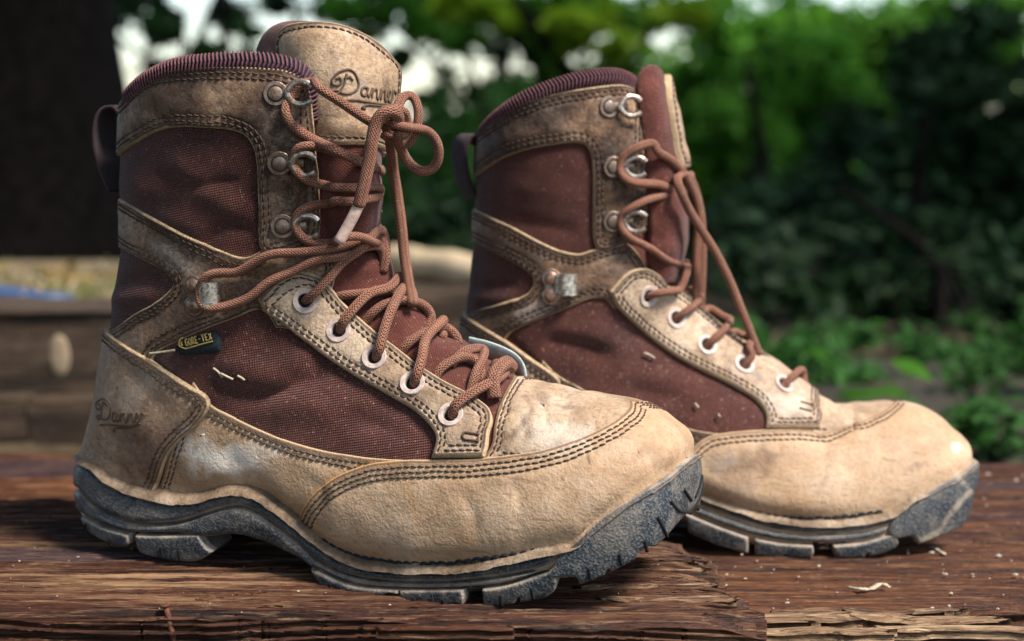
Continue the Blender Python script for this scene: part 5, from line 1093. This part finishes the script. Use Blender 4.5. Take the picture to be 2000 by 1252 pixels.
# front timber, a step lower, with splintered face
board('timber', WOOD_A, (-.7, .75), edge_fn([(-700, 1290), (1000, 1292), (2700, 1290)], -.024, .002, 7), edge_fn([(-700, 1212), (1000, 1218), (2700, 1212)], -.024, .002, 8), -.026, 420, 130, 37, 30, parent=deck, front=.05)
def splinter(p0, p1, w, th, seed, mat, lift=.001, ends=(.25, .1)):
    """a torn strip of wood lying between two points, made of uneven fibres"""
    p0 = np.array(p0); p1 = np.array(p1); n = 60; m = 11; d = p1 - p0; L = np.linalg.norm(d); d /= L; side = unit(np.cross([0, 0, 1.0], d)); V = []; rs = np.random.default_rng(seed)
    a = rs.uniform(0, ends[0], m) * .5; z = 1 - rs.uniform(0, ends[1], m) * .5
    for i in range(n):
        for j in range(m):
            t = i / (n - 1); tt = a[j] + (z[j] - a[j]) * t; c = (j / (m - 1) - .5) * w * (1 - .35 * abs(2 * t - 1) ** 3); q = p0 + d * L * tt + side * (c + (noise2(np.array(t * 9), np.array(.5), seed) - .5) * w * .5)
            hh = th * (.55 + .8 * abs(noise2(np.array(t * 4.), np.array(j * .9), seed + 1) - .5)) * (1 - (2 * j / (m - 1) - 1) ** 4 * .6); V.append(q + [0, 0, hh + lift + (noise2(np.array(t * 3.), np.array(3.), seed + 2) - .5) * .002])
    V = np.array(V); V2 = V.copy(); V2[:, 2] -= th * 1.2; A = np.concatenate([V, V2]); F = []
    for i in range(n - 1):
        for j in range(m - 1):
            k = i * m + j; F += [(k, k + m, k + m + 1, k + 1), (n*m + k, n*m + k + 1, n*m + k + m + 1, n*m + k + m)]
    for i in range(n - 1):
        for j in (0, m - 1):
            k = i * m + j; F.append((k, k + n*m, k + m + n*m, k + m) if j else (k, k + m, k + m + n*m, k + n*m))
    for j in range(m - 1):
        for i in (0, n - 1):
            k = i * m + j; F.append((k, k + 1, k + 1 + n*m, k + n*m))
    return mesh_obj('splinter', A, F, mat, deck)
zl = LOW + .000
for i, (a, b, w, th) in enumerate([((1120, 1222), (1700, 1214), .014, .004), ((1640, 1212), (1975, 1224), .012, .004), ((1380, 1240), (1760, 1245), .010, .003), ((1500, 1204), (1900, 1202), .006, .003), ((1700, 1238), (2060, 1240), .009, .003), ((900, 1232), (1300, 1236), .010, .003)]):
    splinter(gx(*a, zl), gx(*b, zl), w, th, 100 + i, WOOD_C, ends=(.12, .25))
for i, (a, b, w, th) in enumerate([((1160, 1092), (1330, 1086), .006, .003), ((1130, 1120), (1378, 1112), .008, .003), ((1100, 1150), (1405, 1142), .007, .0035), ((1150, 1172), (1440, 1170), .009, .003), ((1020, 1190), (1400, 1192), .007, .003), ((620, 1198), (960, 1203), .006, .002), ((380, 1168), (640, 1172), .005, .002), ((30, 1142), (330, 1140), .004, .0015), ((700, 1222), (1010, 1226), .007, .003)]):
    splinter(gx(*a), gx(*b), w, th, 130 + i, WOOD_A if i > 4 else WOOD_C, lift=-.0016, ends=(.4, .15))

def rod(name, pts, r, mat, label, cat, seg=8):
    V, F, uv = tube_geo(np.array(catmull([np.array(p) for p in pts], .002)), r, seg); o = mesh_obj(name, V, F, mat, uv=uv); tag(o, label, cat); return o
nl = empty('nail', at_depth(340, 1262, .750), label='thin rusty nail sticking up at the front edge of the board', cat='nail'); nl0 = np.array(nl.location)
V, F, uv = tube_geo(np.array([at_depth(342, 1270, .750), at_depth(335, 1230, .750), at_depth(328, 1200, .751), at_depth(323, 1184, .752)]) - nl0, [.0013, .0014, .0013, .0012], 10); mesh_obj('shank', V, F, M['rust'], nl)
V, F = lathe_geo([(.0001, -.0008), (.0022, -.0006), (.0024, .0002), (.0016, .0006)], 14); R = frame_of((-.15, 0, 1), (0, 1, 0)); mesh_obj('head', (V @ R) + at_depth(322, 1182, .752) - nl0, F, M['rust'], nl)
def chip(name, pts, z, label, r, mat, cat='wood chip'):
    P = np.array(catmull([gx(x, y, z) + np.array([0, 0, r * .8 + (i % 2) * .0008]) for i, (x, y) in enumerate(pts)], .0012)); n = len(P)
    R = r * (.55 + .7 * np.abs(noise2(np.arange(n) * .7, np.zeros(n), int(pts[0][0])))); V, F, _ = tube_geo(P, R, 7, True, .5); o = mesh_obj(name, V, F, mat); tag(o, label, cat)
chip('wood_chip', [(1658, 1152), (1680, 1158), (1700, 1155), (1722, 1148), (1738, 1152)], LOW, 'curled tan wood chip lying on the dark timber before the farther boot', .0016, M['straw'])
chip('twig', [(1818, 1072), (1830, 1079), (1846, 1086)], LOW, 'short tan twig lying beside the toe of the farther boot', .0011, M['straw'], 'twig')
# straw bits caught on the near boot's cloth
# pale grit scattered over the timber
mb = MB(); rg = np.random.default_rng(5)
def pebble(p, r):
    V = np.array([(1,0,0),(-1,0,0),(0,1,0),(0,-1,0),(0,0,1),(0,0,-1)], float) * r * rg.uniform(.6, 1.3, (6, 1)) * [1.2, 1, .7]; a = rg.uniform(0, 6.28); c, s_ = math.cos(a), math.sin(a); V = V @ np.array([[c, s_, 0], [-s_, c, 0], [0, 0, 1]])
    mb.add(V + p, [(0,2,4),(2,1,4),(1,3,4),(3,0,4),(2,0,5),(1,2,5),(3,1,5),(0,3,5)])
for i in range(120):
    x = rg.uniform(0, 1300); y = rg.uniform(990, 1198); pebble(gx(x, y) + [0, 0, .0004], abs(rg.normal(0, .0003)) + .00025)
for i in range(100):
    x = rg.uniform(1380, 2000); y = rg.uniform(930, 1195); pebble(gx(x, y, LOW) + [0, 0, .0004], abs(rg.normal(0, .0004)) + .0003)
for x, y, r in [(1440, 1178, .0011), (1430, 1185, .001), (1538, 1179, .0013), (1848, 1124, .0012), (1900, 1124, .001), (1950, 1088, .0017), (1842, 1122, .001), (410, 1184, .0012), (1930, 928, .0018), (1985, 940, .0016)]: pebble(gx(x, y, 0 if x < 1400 else LOW) + [0, 0, .0006], r)
g = mb.build('grit', mat_plain('pale_grit', (.42, .35, .28), .9, .3, 900), kind='stuff', smooth=False)

# ------------------------------------------------------------------ ground and things beyond the timber
def mat_ground():
    m = NT('leaf_litter'); co = m.coord(); n = m.noise(co, 3, 8, .7); n2 = m.noise(co, 30, 5, .7)
    col = m.ramp(n, [(.38, (.007, .010, .005)), (.52, (.016, .016, .009)), (.66, (.035, .026, .014))]); col = m.mix(m.ramp(n2, [(.5, 0.0), (.7, .5)]), col, (.07, .06, .03)); return m.done(col, .95, m.bump(n2, .03, 1.0), spec=.1)
n = 160; gxs = np.linspace(-1, 1, n); GX, GY = np.meshgrid(np.sign(gxs) * np.abs(gxs) ** 3 * 150, 1.3 + (np.linspace(0, 1, n) ** 3) * 250); GZ = -.14 + .05 * (noise2(GX * 1.5, GY * 1.5, 2) - .5) + .02 * (noise2(GX * 9, GY * 9, 3) - .5)
GZ = GZ * np.ones_like(GX); i0 = np.arange(n * n).reshape(n, n); mesh_obj('ground', np.stack([GX, GY, GZ], -1).reshape(-1, 3), np.stack([i0[:-1, :-1], i0[:-1, 1:], i0[1:, 1:], i0[1:, :-1]], -1).reshape(-1, 4), mat_ground(), kind='structure')
mesh_obj('ground', [(-6, -6, -.16), (6, -6, -.16), (6, 1.35, -.16), (-6, 1.35, -.16)], [(0, 1, 2, 3)], mat_ground(), kind='structure')

def mat_leaf(name, c, tr=.35):
    m = NT(name); co = m.coord(); n = m.noise(co, 2.5, 3, .6); n2 = m.noise(co, 14, 2, .5)
    col = m.mix(m.ramp(n, [(.35, 0.0), (.65, 1.0)]), tuple(x * .55 for x in c), tuple(x * 1.35 for x in c)); col = m.mix(m.math('MULTIPLY', n2, .4), col, (c[0] * 1.8, c[1] * 1.25, c[2] * .6))
    m.l(col, m.b.inputs['Base Color']); m.b.inputs['Roughness'].default_value = .65; m.b.inputs['Specular IOR Level'].default_value = .25
    t = m.n('ShaderNodeBsdfTranslucent'); m.l(col, t.inputs[0]); mx = m.n('ShaderNodeMixShader'); mx.inputs[0].default_value = tr; m.l(m.b.outputs[0], mx.inputs[1]); m.l(t.outputs[0], mx.inputs[2]); m.l(mx.outputs[0], m.out.inputs[0]); return m.m
LEAF = dict(dark=mat_leaf('leaf_dark', (.010, .034, .008), .15), deep=mat_leaf('leaf_deep', (.034, .115, .024), .45), mid=mat_leaf('leaf_mid', (.085, .26, .028), .55), lime=mat_leaf('leaf_lime', (.20, .36, .02), .5), grass=mat_leaf('leaf_grass', (.17, .20, .06), .4))
BARK = mat_plain('bark', (.008, .006, .005), .95, .6, 30, bump=.02, spec=.05)

def leaves(centres, radii, n, size, seed, clump=60, flat=1.0):
    r = np.random.default_rng(seed); centres = np.array(centres, float); radii = np.array(radii, float); vol = radii.prod(1) ** .7; k = r.choice(len(centres), n, p=vol / vol.sum())
    nc = max(4, n // clump); ck = r.choice(len(centres), nc, p=vol / vol.sum()); d = r.normal(size=(nc, 3)); d = unit(d) * (r.random((nc, 1)) ** .42); cc = centres[ck] + d * radii[ck]
    j = r.integers(0, nc, n); rad = radii.mean() * .17; P = cc[j] + r.normal(size=(n, 3)) * rad * [1, 1, .7]
    s = size * r.uniform(.6, 1.4, n)[:, None]; a = unit(r.normal(size=(n, 3)) * [1, 1, .6]); b = unit(np.cross(a, r.normal(size=(n, 3)))); c = np.cross(a, b)
    V = np.stack([P - a * s, P - b * s * .42 + c * s * .12, P + a * s, P + b * s * .42 + c * s * .12], 1).reshape(-1, 3); return V, np.arange(4 * n).reshape(n, 4)
def plant(name, cat, label, group, blobs, n, size, mat, seed, trunk=None):
    """blobs: (px, py, radius x px, radius y px, distance)"""
    cs = []; rs = []
    for x, y, rx, ry, d in blobs:
        cs.append(at_depth(x, y, d)); rs.append((rx * d / FPX, max(rx, ry) * d / FPX * .8, ry * d / FPX))
    cs = np.array(cs); base = np.array([cs[:, 0].mean(), cs[:, 1].mean(), -.14]); o = empty(name, base, label=label, cat=cat, group=group)
    V, F = leaves(cs - base, rs, n, size, seed); mesh_obj('crown', V, F, LEAF[mat], o, smooth=False)
    mb = MB(); r = np.random.default_rng(seed); tr = trunk or .03; top = cs.max(0)[2] * .8 + .2 - base[2]
    P = np.array(catmull([np.array([0, 0, -.05]), np.array([r.normal(0, .05), r.normal(0, .05), top * .4]), np.array([r.normal(0, .1), 0, top])], .1)); V, F, _ = tube_geo(P, np.linspace(tr, tr * .35, len(P)), 8); mb.add(V, F)
    for c in (cs - base)[:10]:
        q = P[int(len(P) * .35)]; V, F, _ = tube_geo(np.array(catmull([q, (q + c) / 2 + r.normal(0, .04, 3), c], .1)), tr * .3, 6); mb.add(V, F)
    mb.build('trunk', BARK, o); return o
TG = 'blurred trees and shrubs behind the timber'
plant('shrub', 'shrub', 'low dark shrub close behind the farther boot toe, right of the weed', TG, [(1700, 600, 120, 90, 3.3), (1850, 650, 150, 120, 3.2), (2010, 690, 150, 120, 3.1), (1560, 610, 110, 70, 3.5), (1930, 560, 150, 90, 3.5), (1780, 720, 100, 40, 3.0), (1900, 755, 170, 60, 2.4), (2060, 740, 130, 80, 2.4), (1760, 750, 70, 40, 2.5)], 13000, .022, 'dark', 21, .012)
plant('shrub', 'shrub', 'dark dense shrub filling the right edge behind the farther boot', TG, [(1720, 420, 190, 260, 5.2), (1900, 350, 220, 320, 5.2), (1650, 650, 150, 130, 5.0), (1850, 700, 240, 140, 4.8), (2080, 550, 240, 300, 5.0), (2000, 760, 200, 90, 4.6), (1450, 600, 120, 80, 4.6), (1600, 600, 150, 90, 4.4), (1560, 720, 140, 70, 4.2), (1750, 780, 160, 60, 3.8), (1950, 800, 160, 50, 3.6)], 20000, .038, 'dark', 1)
plant('shrub', 'shrub', 'mid green leafy shrub right of the farther boot tongue', TG, [(1420, 330, 120, 200, 6.4), (1500, 520, 110, 160, 6.0), (1400, 620, 140, 120, 6.0), (1500, 680, 120, 60, 5), (1560, 200, 120, 140, 6.6)], 9000, .036, 'mid', 2)
plant('shrub', 'shrub', 'deep green shrub seen in the gap between the boots', TG, [(800, 420, 130, 110, 5.6), (900, 300, 110, 80, 5.8), (690, 330, 130, 120, 6.0), (860, 540, 120, 60, 5.2), (1000, 330, 130, 160, 6.2), (1180, 420, 160, 180, 6.2)], 11000, .034, 'deep', 3)
plant('tree', 'tree', 'tree with small dark leaves against the bright sky at top left', TG, [(320, 120, 110, 70, 7.5), (260, 300, 120, 160, 7), (360, 20, 130, 26, 8), (600, 10, 90, 26, 8), (210, 60, 70, 90, 7.4), (230, 430, 100, 110, 6.5), (480, 220, 160, 90, 8)], 2700, .040, 'dark', 4, .04)
plant('tree', 'tree', 'dark tree overhanging the top centre of the view', TG, [(760, 40, 130, 60, 7.0), (1010, 60, 140, 90, 7.2), (1180, 20, 160, 60, 7.0), (900, 10, 160, 50, 7.4), (1120, 150, 120, 80, 7.2), (1000, 190, 90, 60, 7.4)], 4300, .040, 'mid', 5, .04)
plant('tree', 'tree', 'lime green sunlit tree glowing at the top centre', TG, [(1190, 85, 100, 34, 6.4), (950, 18, 120, 26, 6.4), (1080, 45, 130, 30, 6.4), (1290, 30, 80, 36, 6.4)], 1500, .045, 'lime', 6, .05)
plant('tree', 'tree', 'tall mid green tree at the top right of the view', TG, [(1500, 60, 150, 90, 8.0), (1700, 120, 190, 130, 8.0), (1900, 80, 170, 110, 8.0), (1330, 170, 100, 110, 8.4), (1300, 400, 110, 160, 8.0), (1620, 280, 130, 130, 8)], 11500, .044, 'mid', 7, .05)
plant('tree', 'tree', 'deep green tree behind the shrubs, low against the ground', TG, [(1000, 430, 300, 120, 9), (600, 420, 300, 120, 9), (1400, 480, 300, 140, 9), (1800, 500, 300, 160, 9), (250, 440, 240, 90, 9)], 12000, .055, 'deep', 8, .06)
r_ = np.random.default_rng(77); cc = np.stack([r_.uniform(-1.8, 2.6, 300), r_.uniform(3.2, 6.5, 300), np.full(300, -.10)], -1); cc = cc[(cc[:, 0] > -.25 * cc[:, 1] + .1)]
V, F = leaves(cc, np.array([(.28, .28, .12)] * len(cc)), 17000, .034, 78); mesh_obj('ground_cover', V, F, LEAF['dark'], smooth=False, kind='stuff')
# tall trunks
def trunk(name, x0, x1, y, d, label, r=None):
    a = at_depth((x0 + x1) / 2, y, d); r = (x1 - x0) / 2 * d / FPX if r is None else r; o = empty(name, (a[0], a[1], -.14), label=label, cat='tree')
    z = np.linspace(-.1, 5, 40); P = np.stack([.03 * np.sin(z * 1.3) * min(1, r * 20), 0 * z, z], -1); P[:, 0] -= P[int(.3 / 5.1 * 40), 0]; R = r * (1 + .5 * np.exp(-z * 3)); V, F, _ = tube_geo(P, R, 28)
    V = V * (1 + np.array([mnoise.noise(Vector(v) * 6) for v in V])[:, None] * .02); mesh_obj('trunk', V, F, BARK, o)
    V, F = leaves(np.array([(0, 0, 4.6), (.8, .3, 4.4), (-.7, .2, 4.3), (.1, -.6, 4.6)]), np.array([(1.1, 1.1, .7)] * 4), 2500, .09, int(abs(x1)) + 5); mesh_obj('crown', V, F, LEAF['deep'], o, smooth=False)
trunk('tree', -520, 182, 300, 3.8, 'thick nearly black tree trunk filling the left edge')
plant('shrub', 'shrub', 'loose small leaved shrub breaking up the bright sky beside the laces', TG, [(780, 120, 70, 70, 7), (860, 190, 90, 80, 7), (930, 240, 60, 50, 7), (450, 90, 60, 60, 7), (540, 60, 70, 40, 7), (330, 60, 60, 50, 7)], 1500, .026, 'deep', 14)
trunk('tree', 429, 446, 60, 6.0, 'very thin dark trunk standing against the sky above the nearer boot')
# unseen canopy added overhead to keep the ground beyond in shade
V, F = leaves(np.array([(x, y, 3.6 + (x * 7 + y * 3) % 1.0) for x in np.arange(-2.5, 8.6, 1.1) for y in np.arange(3.2, 12.5, 1.1)]), np.array([(1.0, 1.0, .5)]), 1, .1, 9) if 0 else (None, None)
cs = [(x + .3 * math.sin(y * 5), y, 3.6 + (x * 7 + y * 3) % 1.0) for x in np.arange(-3.5, 8.6, 1.1) for y in np.arange(1.9, 12.5, 1.0) if math.hypot(x - 3.2, y - 6.5) > 1.5 and math.hypot(x - 2.7, y - 9.4) > 1.3]  # crown left open where sun should reach the mid and lime trees
o = empty('tree', (6.5, 8, -.14), label='unseen broad tree added at the right, its crown shading the ground beyond', cat='tree')
V, F = leaves(np.array(cs) - [6.5, 8, -.14], np.array([(1.0, 1.0, .55)] * len(cs)), 36000, .12, 9); mesh_obj('crown', V, F, LEAF['dark'], o, smooth=False)
o2 = empty('tree', (-3.2, -1.0, -.14), label='unseen broad tree added left of the camera, its crown holding back sky light', cat='tree')  # another unseen tree, added to cut sky fill from left and behind
cs = [(x, y, 2.4 + (x * 5 + y * 3) % .8) for x in np.arange(-4.5, -.6, .9) for y in np.arange(-3.5, 1.6, .9)] + [(x, y, 2.6 + (x * 5 + y * 3) % .8) for x in np.arange(-1.0, 1.6, .9) for y in np.arange(-5.5, -2.6, .9)] + [(-4.6, y, z) for y in np.arange(-3, 1.5, .9) for z in (.6, 1.5)]
V, F = leaves(np.array(cs) - [-3.2, -1.0, -.14], np.array([(.9, .9, .5)] * len(cs)), 16000, .15, 19); mesh_obj('crown', V, F, LEAF['dark'], o2, smooth=False)
V, F, _ = tube_geo(np.array(catmull([np.array(p) for p in [(0, 0, -.1), (.05, 0, 1.2), (0, .1, 2.6)]], .2)), .18, 16); mesh_obj('trunk', V, F, BARK, o2)
P = np.array([(0, 0, -.1), (.05, 0, 1.5), (0, .1, 4)]); V, F, _ = tube_geo(np.array(catmull(P, .2)), .22, 16); mesh_obj('trunk', V, F, BARK, o)

# old timber, stones, log and pipe at the left and in the middle distance
def beam(name, x0, x1, y0, y1, d, depth, mat, label, cat, seed):
    a = at_depth(x0, y1, d); b_ = at_depth(x1, y0, d); W = b_[0] - a[0]; H = b_[2] - a[2]; bm = bmesh.new(); bmesh.ops.create_cube(bm, size=1.0)
    bmesh.ops.scale(bm, vec=(W, depth, H), verts=bm.verts); bmesh.ops.bevel(bm, geom=bm.edges[:], offset=H * .07, segments=2); bmesh.ops.subdivide_edges(bm, edges=bm.edges[:], cuts=5, use_grid_fill=True)
    for v in bm.verts: v.co += Vector((mnoise.noise(v.co * 20 + Vector((seed, 0, 0))), mnoise.noise(v.co * 22 + Vector((0, seed, 0))), mnoise.noise(v.co * 18 + Vector((0, 0, seed))))) * H * .11
    me = bpy.data.meshes.new(name); bm.to_mesh(me); bm.free(); me.materials.append(mat); o = bpy.data.objects.new(name, me); COL.objects.link(o); o.location = ((a[0] + b_[0]) / 2, d + depth / 2, (a[2] + b_[2]) / 2); tag(o, label, cat); return o
grey_wood = mat_wood('wood_old', (.20, .14, .09), (.09, .058, .036), (.045, .028, .018), (.010, .008, .006), .4, .9)
bo = beam('timber_block', -560, 330, 612, 778, 1.72, .16, grey_wood, 'old brown timber block behind the nearer boot heel at the left', 'timber block', 1)
V, F = lathe_geo([(.0001, .0022), (.005, .0021), (.008, .0018), (.0105, .0008), (.012, -.004)][::-1], 18); R = frame_of((0, -1, 0), (0, 0, 1)); mesh_obj('knot', (V * [1, 2.0, 1]) @ R + at_depth(116, 695, 1.7215) - np.array(bo.location), F, mat_plain('pale_cut', (.26, .19, .12), .8, .3, 60), bo)
stone = mat_plain('stone', (.13, .10, .078), .9, .6, 14, bump=.01)
for i, (x0, x1, y0, y1) in enumerate([(-260, 52, 776, 868), (60, 330, 780, 870)]):
    beam('timber_block', x0, x1, y0, y1, 1.69, .12, grey_wood, ['grey brown timber end at the far left edge, lowest of the old blocks', 'grey timber block low behind the heel of the nearer boot'][i], 'timber block', 10 + i)
P = np.array([at_depth(x, y, d) for x, y, d in [(690, 500, 2.5), (800, 512, 2.4), (880, 522, 2.35), (960, 540, 2.3)]]); V, F, _ = tube_geo(np.array(catmull(P, .03)), [.022 + .002 * math.sin(i * 1.7) for i in range(len(catmull(P, .03)))], 20); tag(mesh_obj('log', V, F, mat_plain('pale_log', (.42, .32, .20), .85, .35, 20, bump=.004)), 'pale barkless log seen blurred between the two boots', 'log')
beam('timber_block', 700, 1010, 572, 700, 2.2, .18, grey_wood, 'brown timber block under the pale log between the boots', 'timber block', 3)
P = np.array([at_depth(x, y, 2.12) for x, y in [(-400, 548), (-100, 566), (20, 577), (90, 588), (142, 594)]]); V, F, _ = tube_geo(np.array(catmull(P, .04)), .0115, 14); tag(mesh_obj('pipe', V, F, mat_plain('blue_pipe', (.03, .065, .15), .5, .2, 30)), 'blue grey pipe lying in the grass at the left', 'pipe')
# grass behind the block at the left, low growth and straw at the right
def tufts(name, area, n, L, mat, seed, label=None, zoff=0.0, spread=.5, w=.0016):
    r = np.random.default_rng(seed); V = []; (x0, x1), (y0, y1), z = area; P = np.stack([r.uniform(x0, x1, n), r.uniform(y0, y1, n), np.full(n, z)], -1); d = unit(np.stack([r.normal(0, spread, n), r.normal(0, spread, n), r.uniform(.3, 1, n)], -1)) * (L * r.uniform(.4, 1.2, n))[:, None]
    sd = unit(np.cross(d, r.normal(size=(n, 3)))) * w; bend = np.stack([r.normal(0, .3, n) * L, r.normal(0, .3, n) * L, -np.abs(r.normal(0, .15, n)) * L], -1)
    V = np.stack([P - sd, P + sd, P + d * .6 + sd * .7, P + d * .6 - sd * .7, P + d + bend], 1).reshape(-1, 3); k = np.arange(n) * 5; F = [tuple(x) for x in np.stack([k, k + 1, k + 2, k + 3], -1)] + [tuple(x) for x in np.stack([k + 3, k + 2, k + 4], -1)]
    o = mesh_obj(name, V, F, mat, smooth=False, kind='stuff'); 
    if label: tag(o, label, 'grass')
    return o
bk = at_depth(230, 520, 3.4); V = [(-3, 2.0, -.02), (bk[0] + .25, 2.0, -.02), (bk[0] + .5, 2.68, .0), (-3, 2.68, 0), (-3, 1.95, -.2), (bk[0] + .3, 1.95, -.2), (bk[0] + .8, 2.75, -.2)]
mesh_obj('grass_bank', V, [(0, 1, 2, 3), (4, 5, 1, 0), (5, 6, 2, 1)], mat_plain('dry_soil', (.17, .12, .07), .95, .5, 12, bump=.01), smooth=False, kind='structure')
tufts('grass', ((-1.4, bk[0] + .25), (2.1, 2.66), -.012), 3600, .024, LEAF['grass'], 41); tufts('dry_straw', ((-1.4, bk[0] + .2), (2.05, 2.6), -.01), 1300, .03, M['straw'], 42, spread=1.5)
q0 = at_depth(1500, 720, 2.2); q1 = at_depth(1750, 800, 1.9)
tufts('fallen_leaves', ((-1.4, bk[0] + .2), (2.05, 2.6), -.008), 420, .028, mat_plain('leaf_ochre', (.26, .16, .05), .8, .6, 8), 46, spread=2.0, w=.009)
tufts('ground_litter', ((q0[0] - .1, q0[0] + .45), (1.7, 2.7), q1[2] - .01), 700, .04, mat_plain('dead_leaf', (.07, .05, .026), .9, .6, 20), 43, spread=2.2, w=.005)
tufts('dry_straw', ((.37, .85), (1.28, 1.5), -.13), 1300, .07, mat_plain('straw_tan', (.22, .14, .07), .9, .4, 20), 44, spread=1.3, w=.0018)
mesh_obj('soil_bank', [(-.1, 1.45, -.16), (2.2, 1.45, -.16), (2.2, 2.0, -.10), (-.1, 2.0, -.09), (2.2, 2.3, -.13), (-.1, 2.3, -.09)], [(0, 1, 2, 3), (3, 2, 4, 5)], mat_plain('soil', (.030, .024, .015), .95, .5, 12, bump=.01), kind='structure')
r_ = np.random.default_rng(91); cc = np.stack([r_.uniform(.15, 1.5, 150), r_.uniform(1.5, 2.5, 150), np.full(150, -.085)], -1)
V, F = leaves(cc, np.array([(.09, .09, .05)] * len(cc)), 9000, .013, 92, clump=40); mesh_obj('ground_cover', V, F, LEAF['deep'], smooth=False, kind='stuff')
def broad_leaf(p, L, w, ang, tilt, lab):
    n = 12; V = []; F = []
    for i in range(n):
        t = i / (n - 1); ww = w * math.sin(math.pi * min(.999, t ** .8)) + .0003; V += [((t - .5) * L, -ww, .08 * L * (1 - (2*t - 1) ** 2)), ((t - .5) * L, 0, .05 * L * (1 - (2*t - 1) ** 2)), ((t - .5) * L, ww, .08 * L * (1 - (2*t - 1) ** 2))]
    for i in range(n - 1): F += [(3*i, 3*i+3, 3*i+4, 3*i+1), (3*i+1, 3*i+4, 3*i+5, 3*i+2)]
    R = np.array(Matrix.Rotation(ang, 3, 'Y') @ Matrix.Rotation(tilt, 3, 'X')); return np.array(V) @ R.T + p, F
wd = empty('weed', at_depth(1740, 800, 1.9), label='low weed with broad bright green leaves behind the farther boot toe', cat='plant'); w0 = np.array(wd.location)
for i, (x, y, L, w, a) in enumerate([(1782, 724, .052, .012, .45), (1700, 775, .055, .010, -.1), (1745, 768, .040, .009, .2), (1660, 770, .036, .008, -.3), (1600, 692, .03, .006, .2), (1800, 772, .03, .007, .5)]):
    V, F = broad_leaf(at_depth(x, y, 1.85 + .03 * i) - w0, L, w, a, -.75, ''); mesh_obj('leaf', V, F, mat_leaf('leaf_weed', (.10, .30, .04), .5) if i == 0 else bpy.data.materials['leaf_weed'], wd)
    st = at_depth(x, y, 1.85 + .03 * i) - w0; V, F, _ = tube_geo(np.array([(0, 0, -.06), st * .6 + [0, 0, -.02], st]), .0009, 6); mesh_obj('stem', V, F, bpy.data.materials['leaf_weed'], wd)

B1 = near_boot(); B2 = far_boot()
# bits of straw caught on the cloth
for b, L in ((B1, [[(426, 716), (436, 722), (444, 730)], [(440, 724), (452, 729), (462, 733)], [(470, 728), (478, 732), (484, 736)], [(302, 688), (318, 686), (350, 680)], [(400, 848), (408, 846)], [(612, 1066), (656, 1078), (660, 1104)]]), (B2, [[(1252, 690), (1262, 694), (1274, 702)], [(1355, 790), (1362, 800)], [(1400, 812), (1404, 818)]])):
    mb = MB()
    for l in L:
        V, F, _ = tube_geo(np.array(catmull(b.path([(x, y, .0042) for x, y in l]), .001)), .0006, 5); mb.add(V, F)
    mb.build('straw_bits', M['straw'], b.root, kind='stuff')
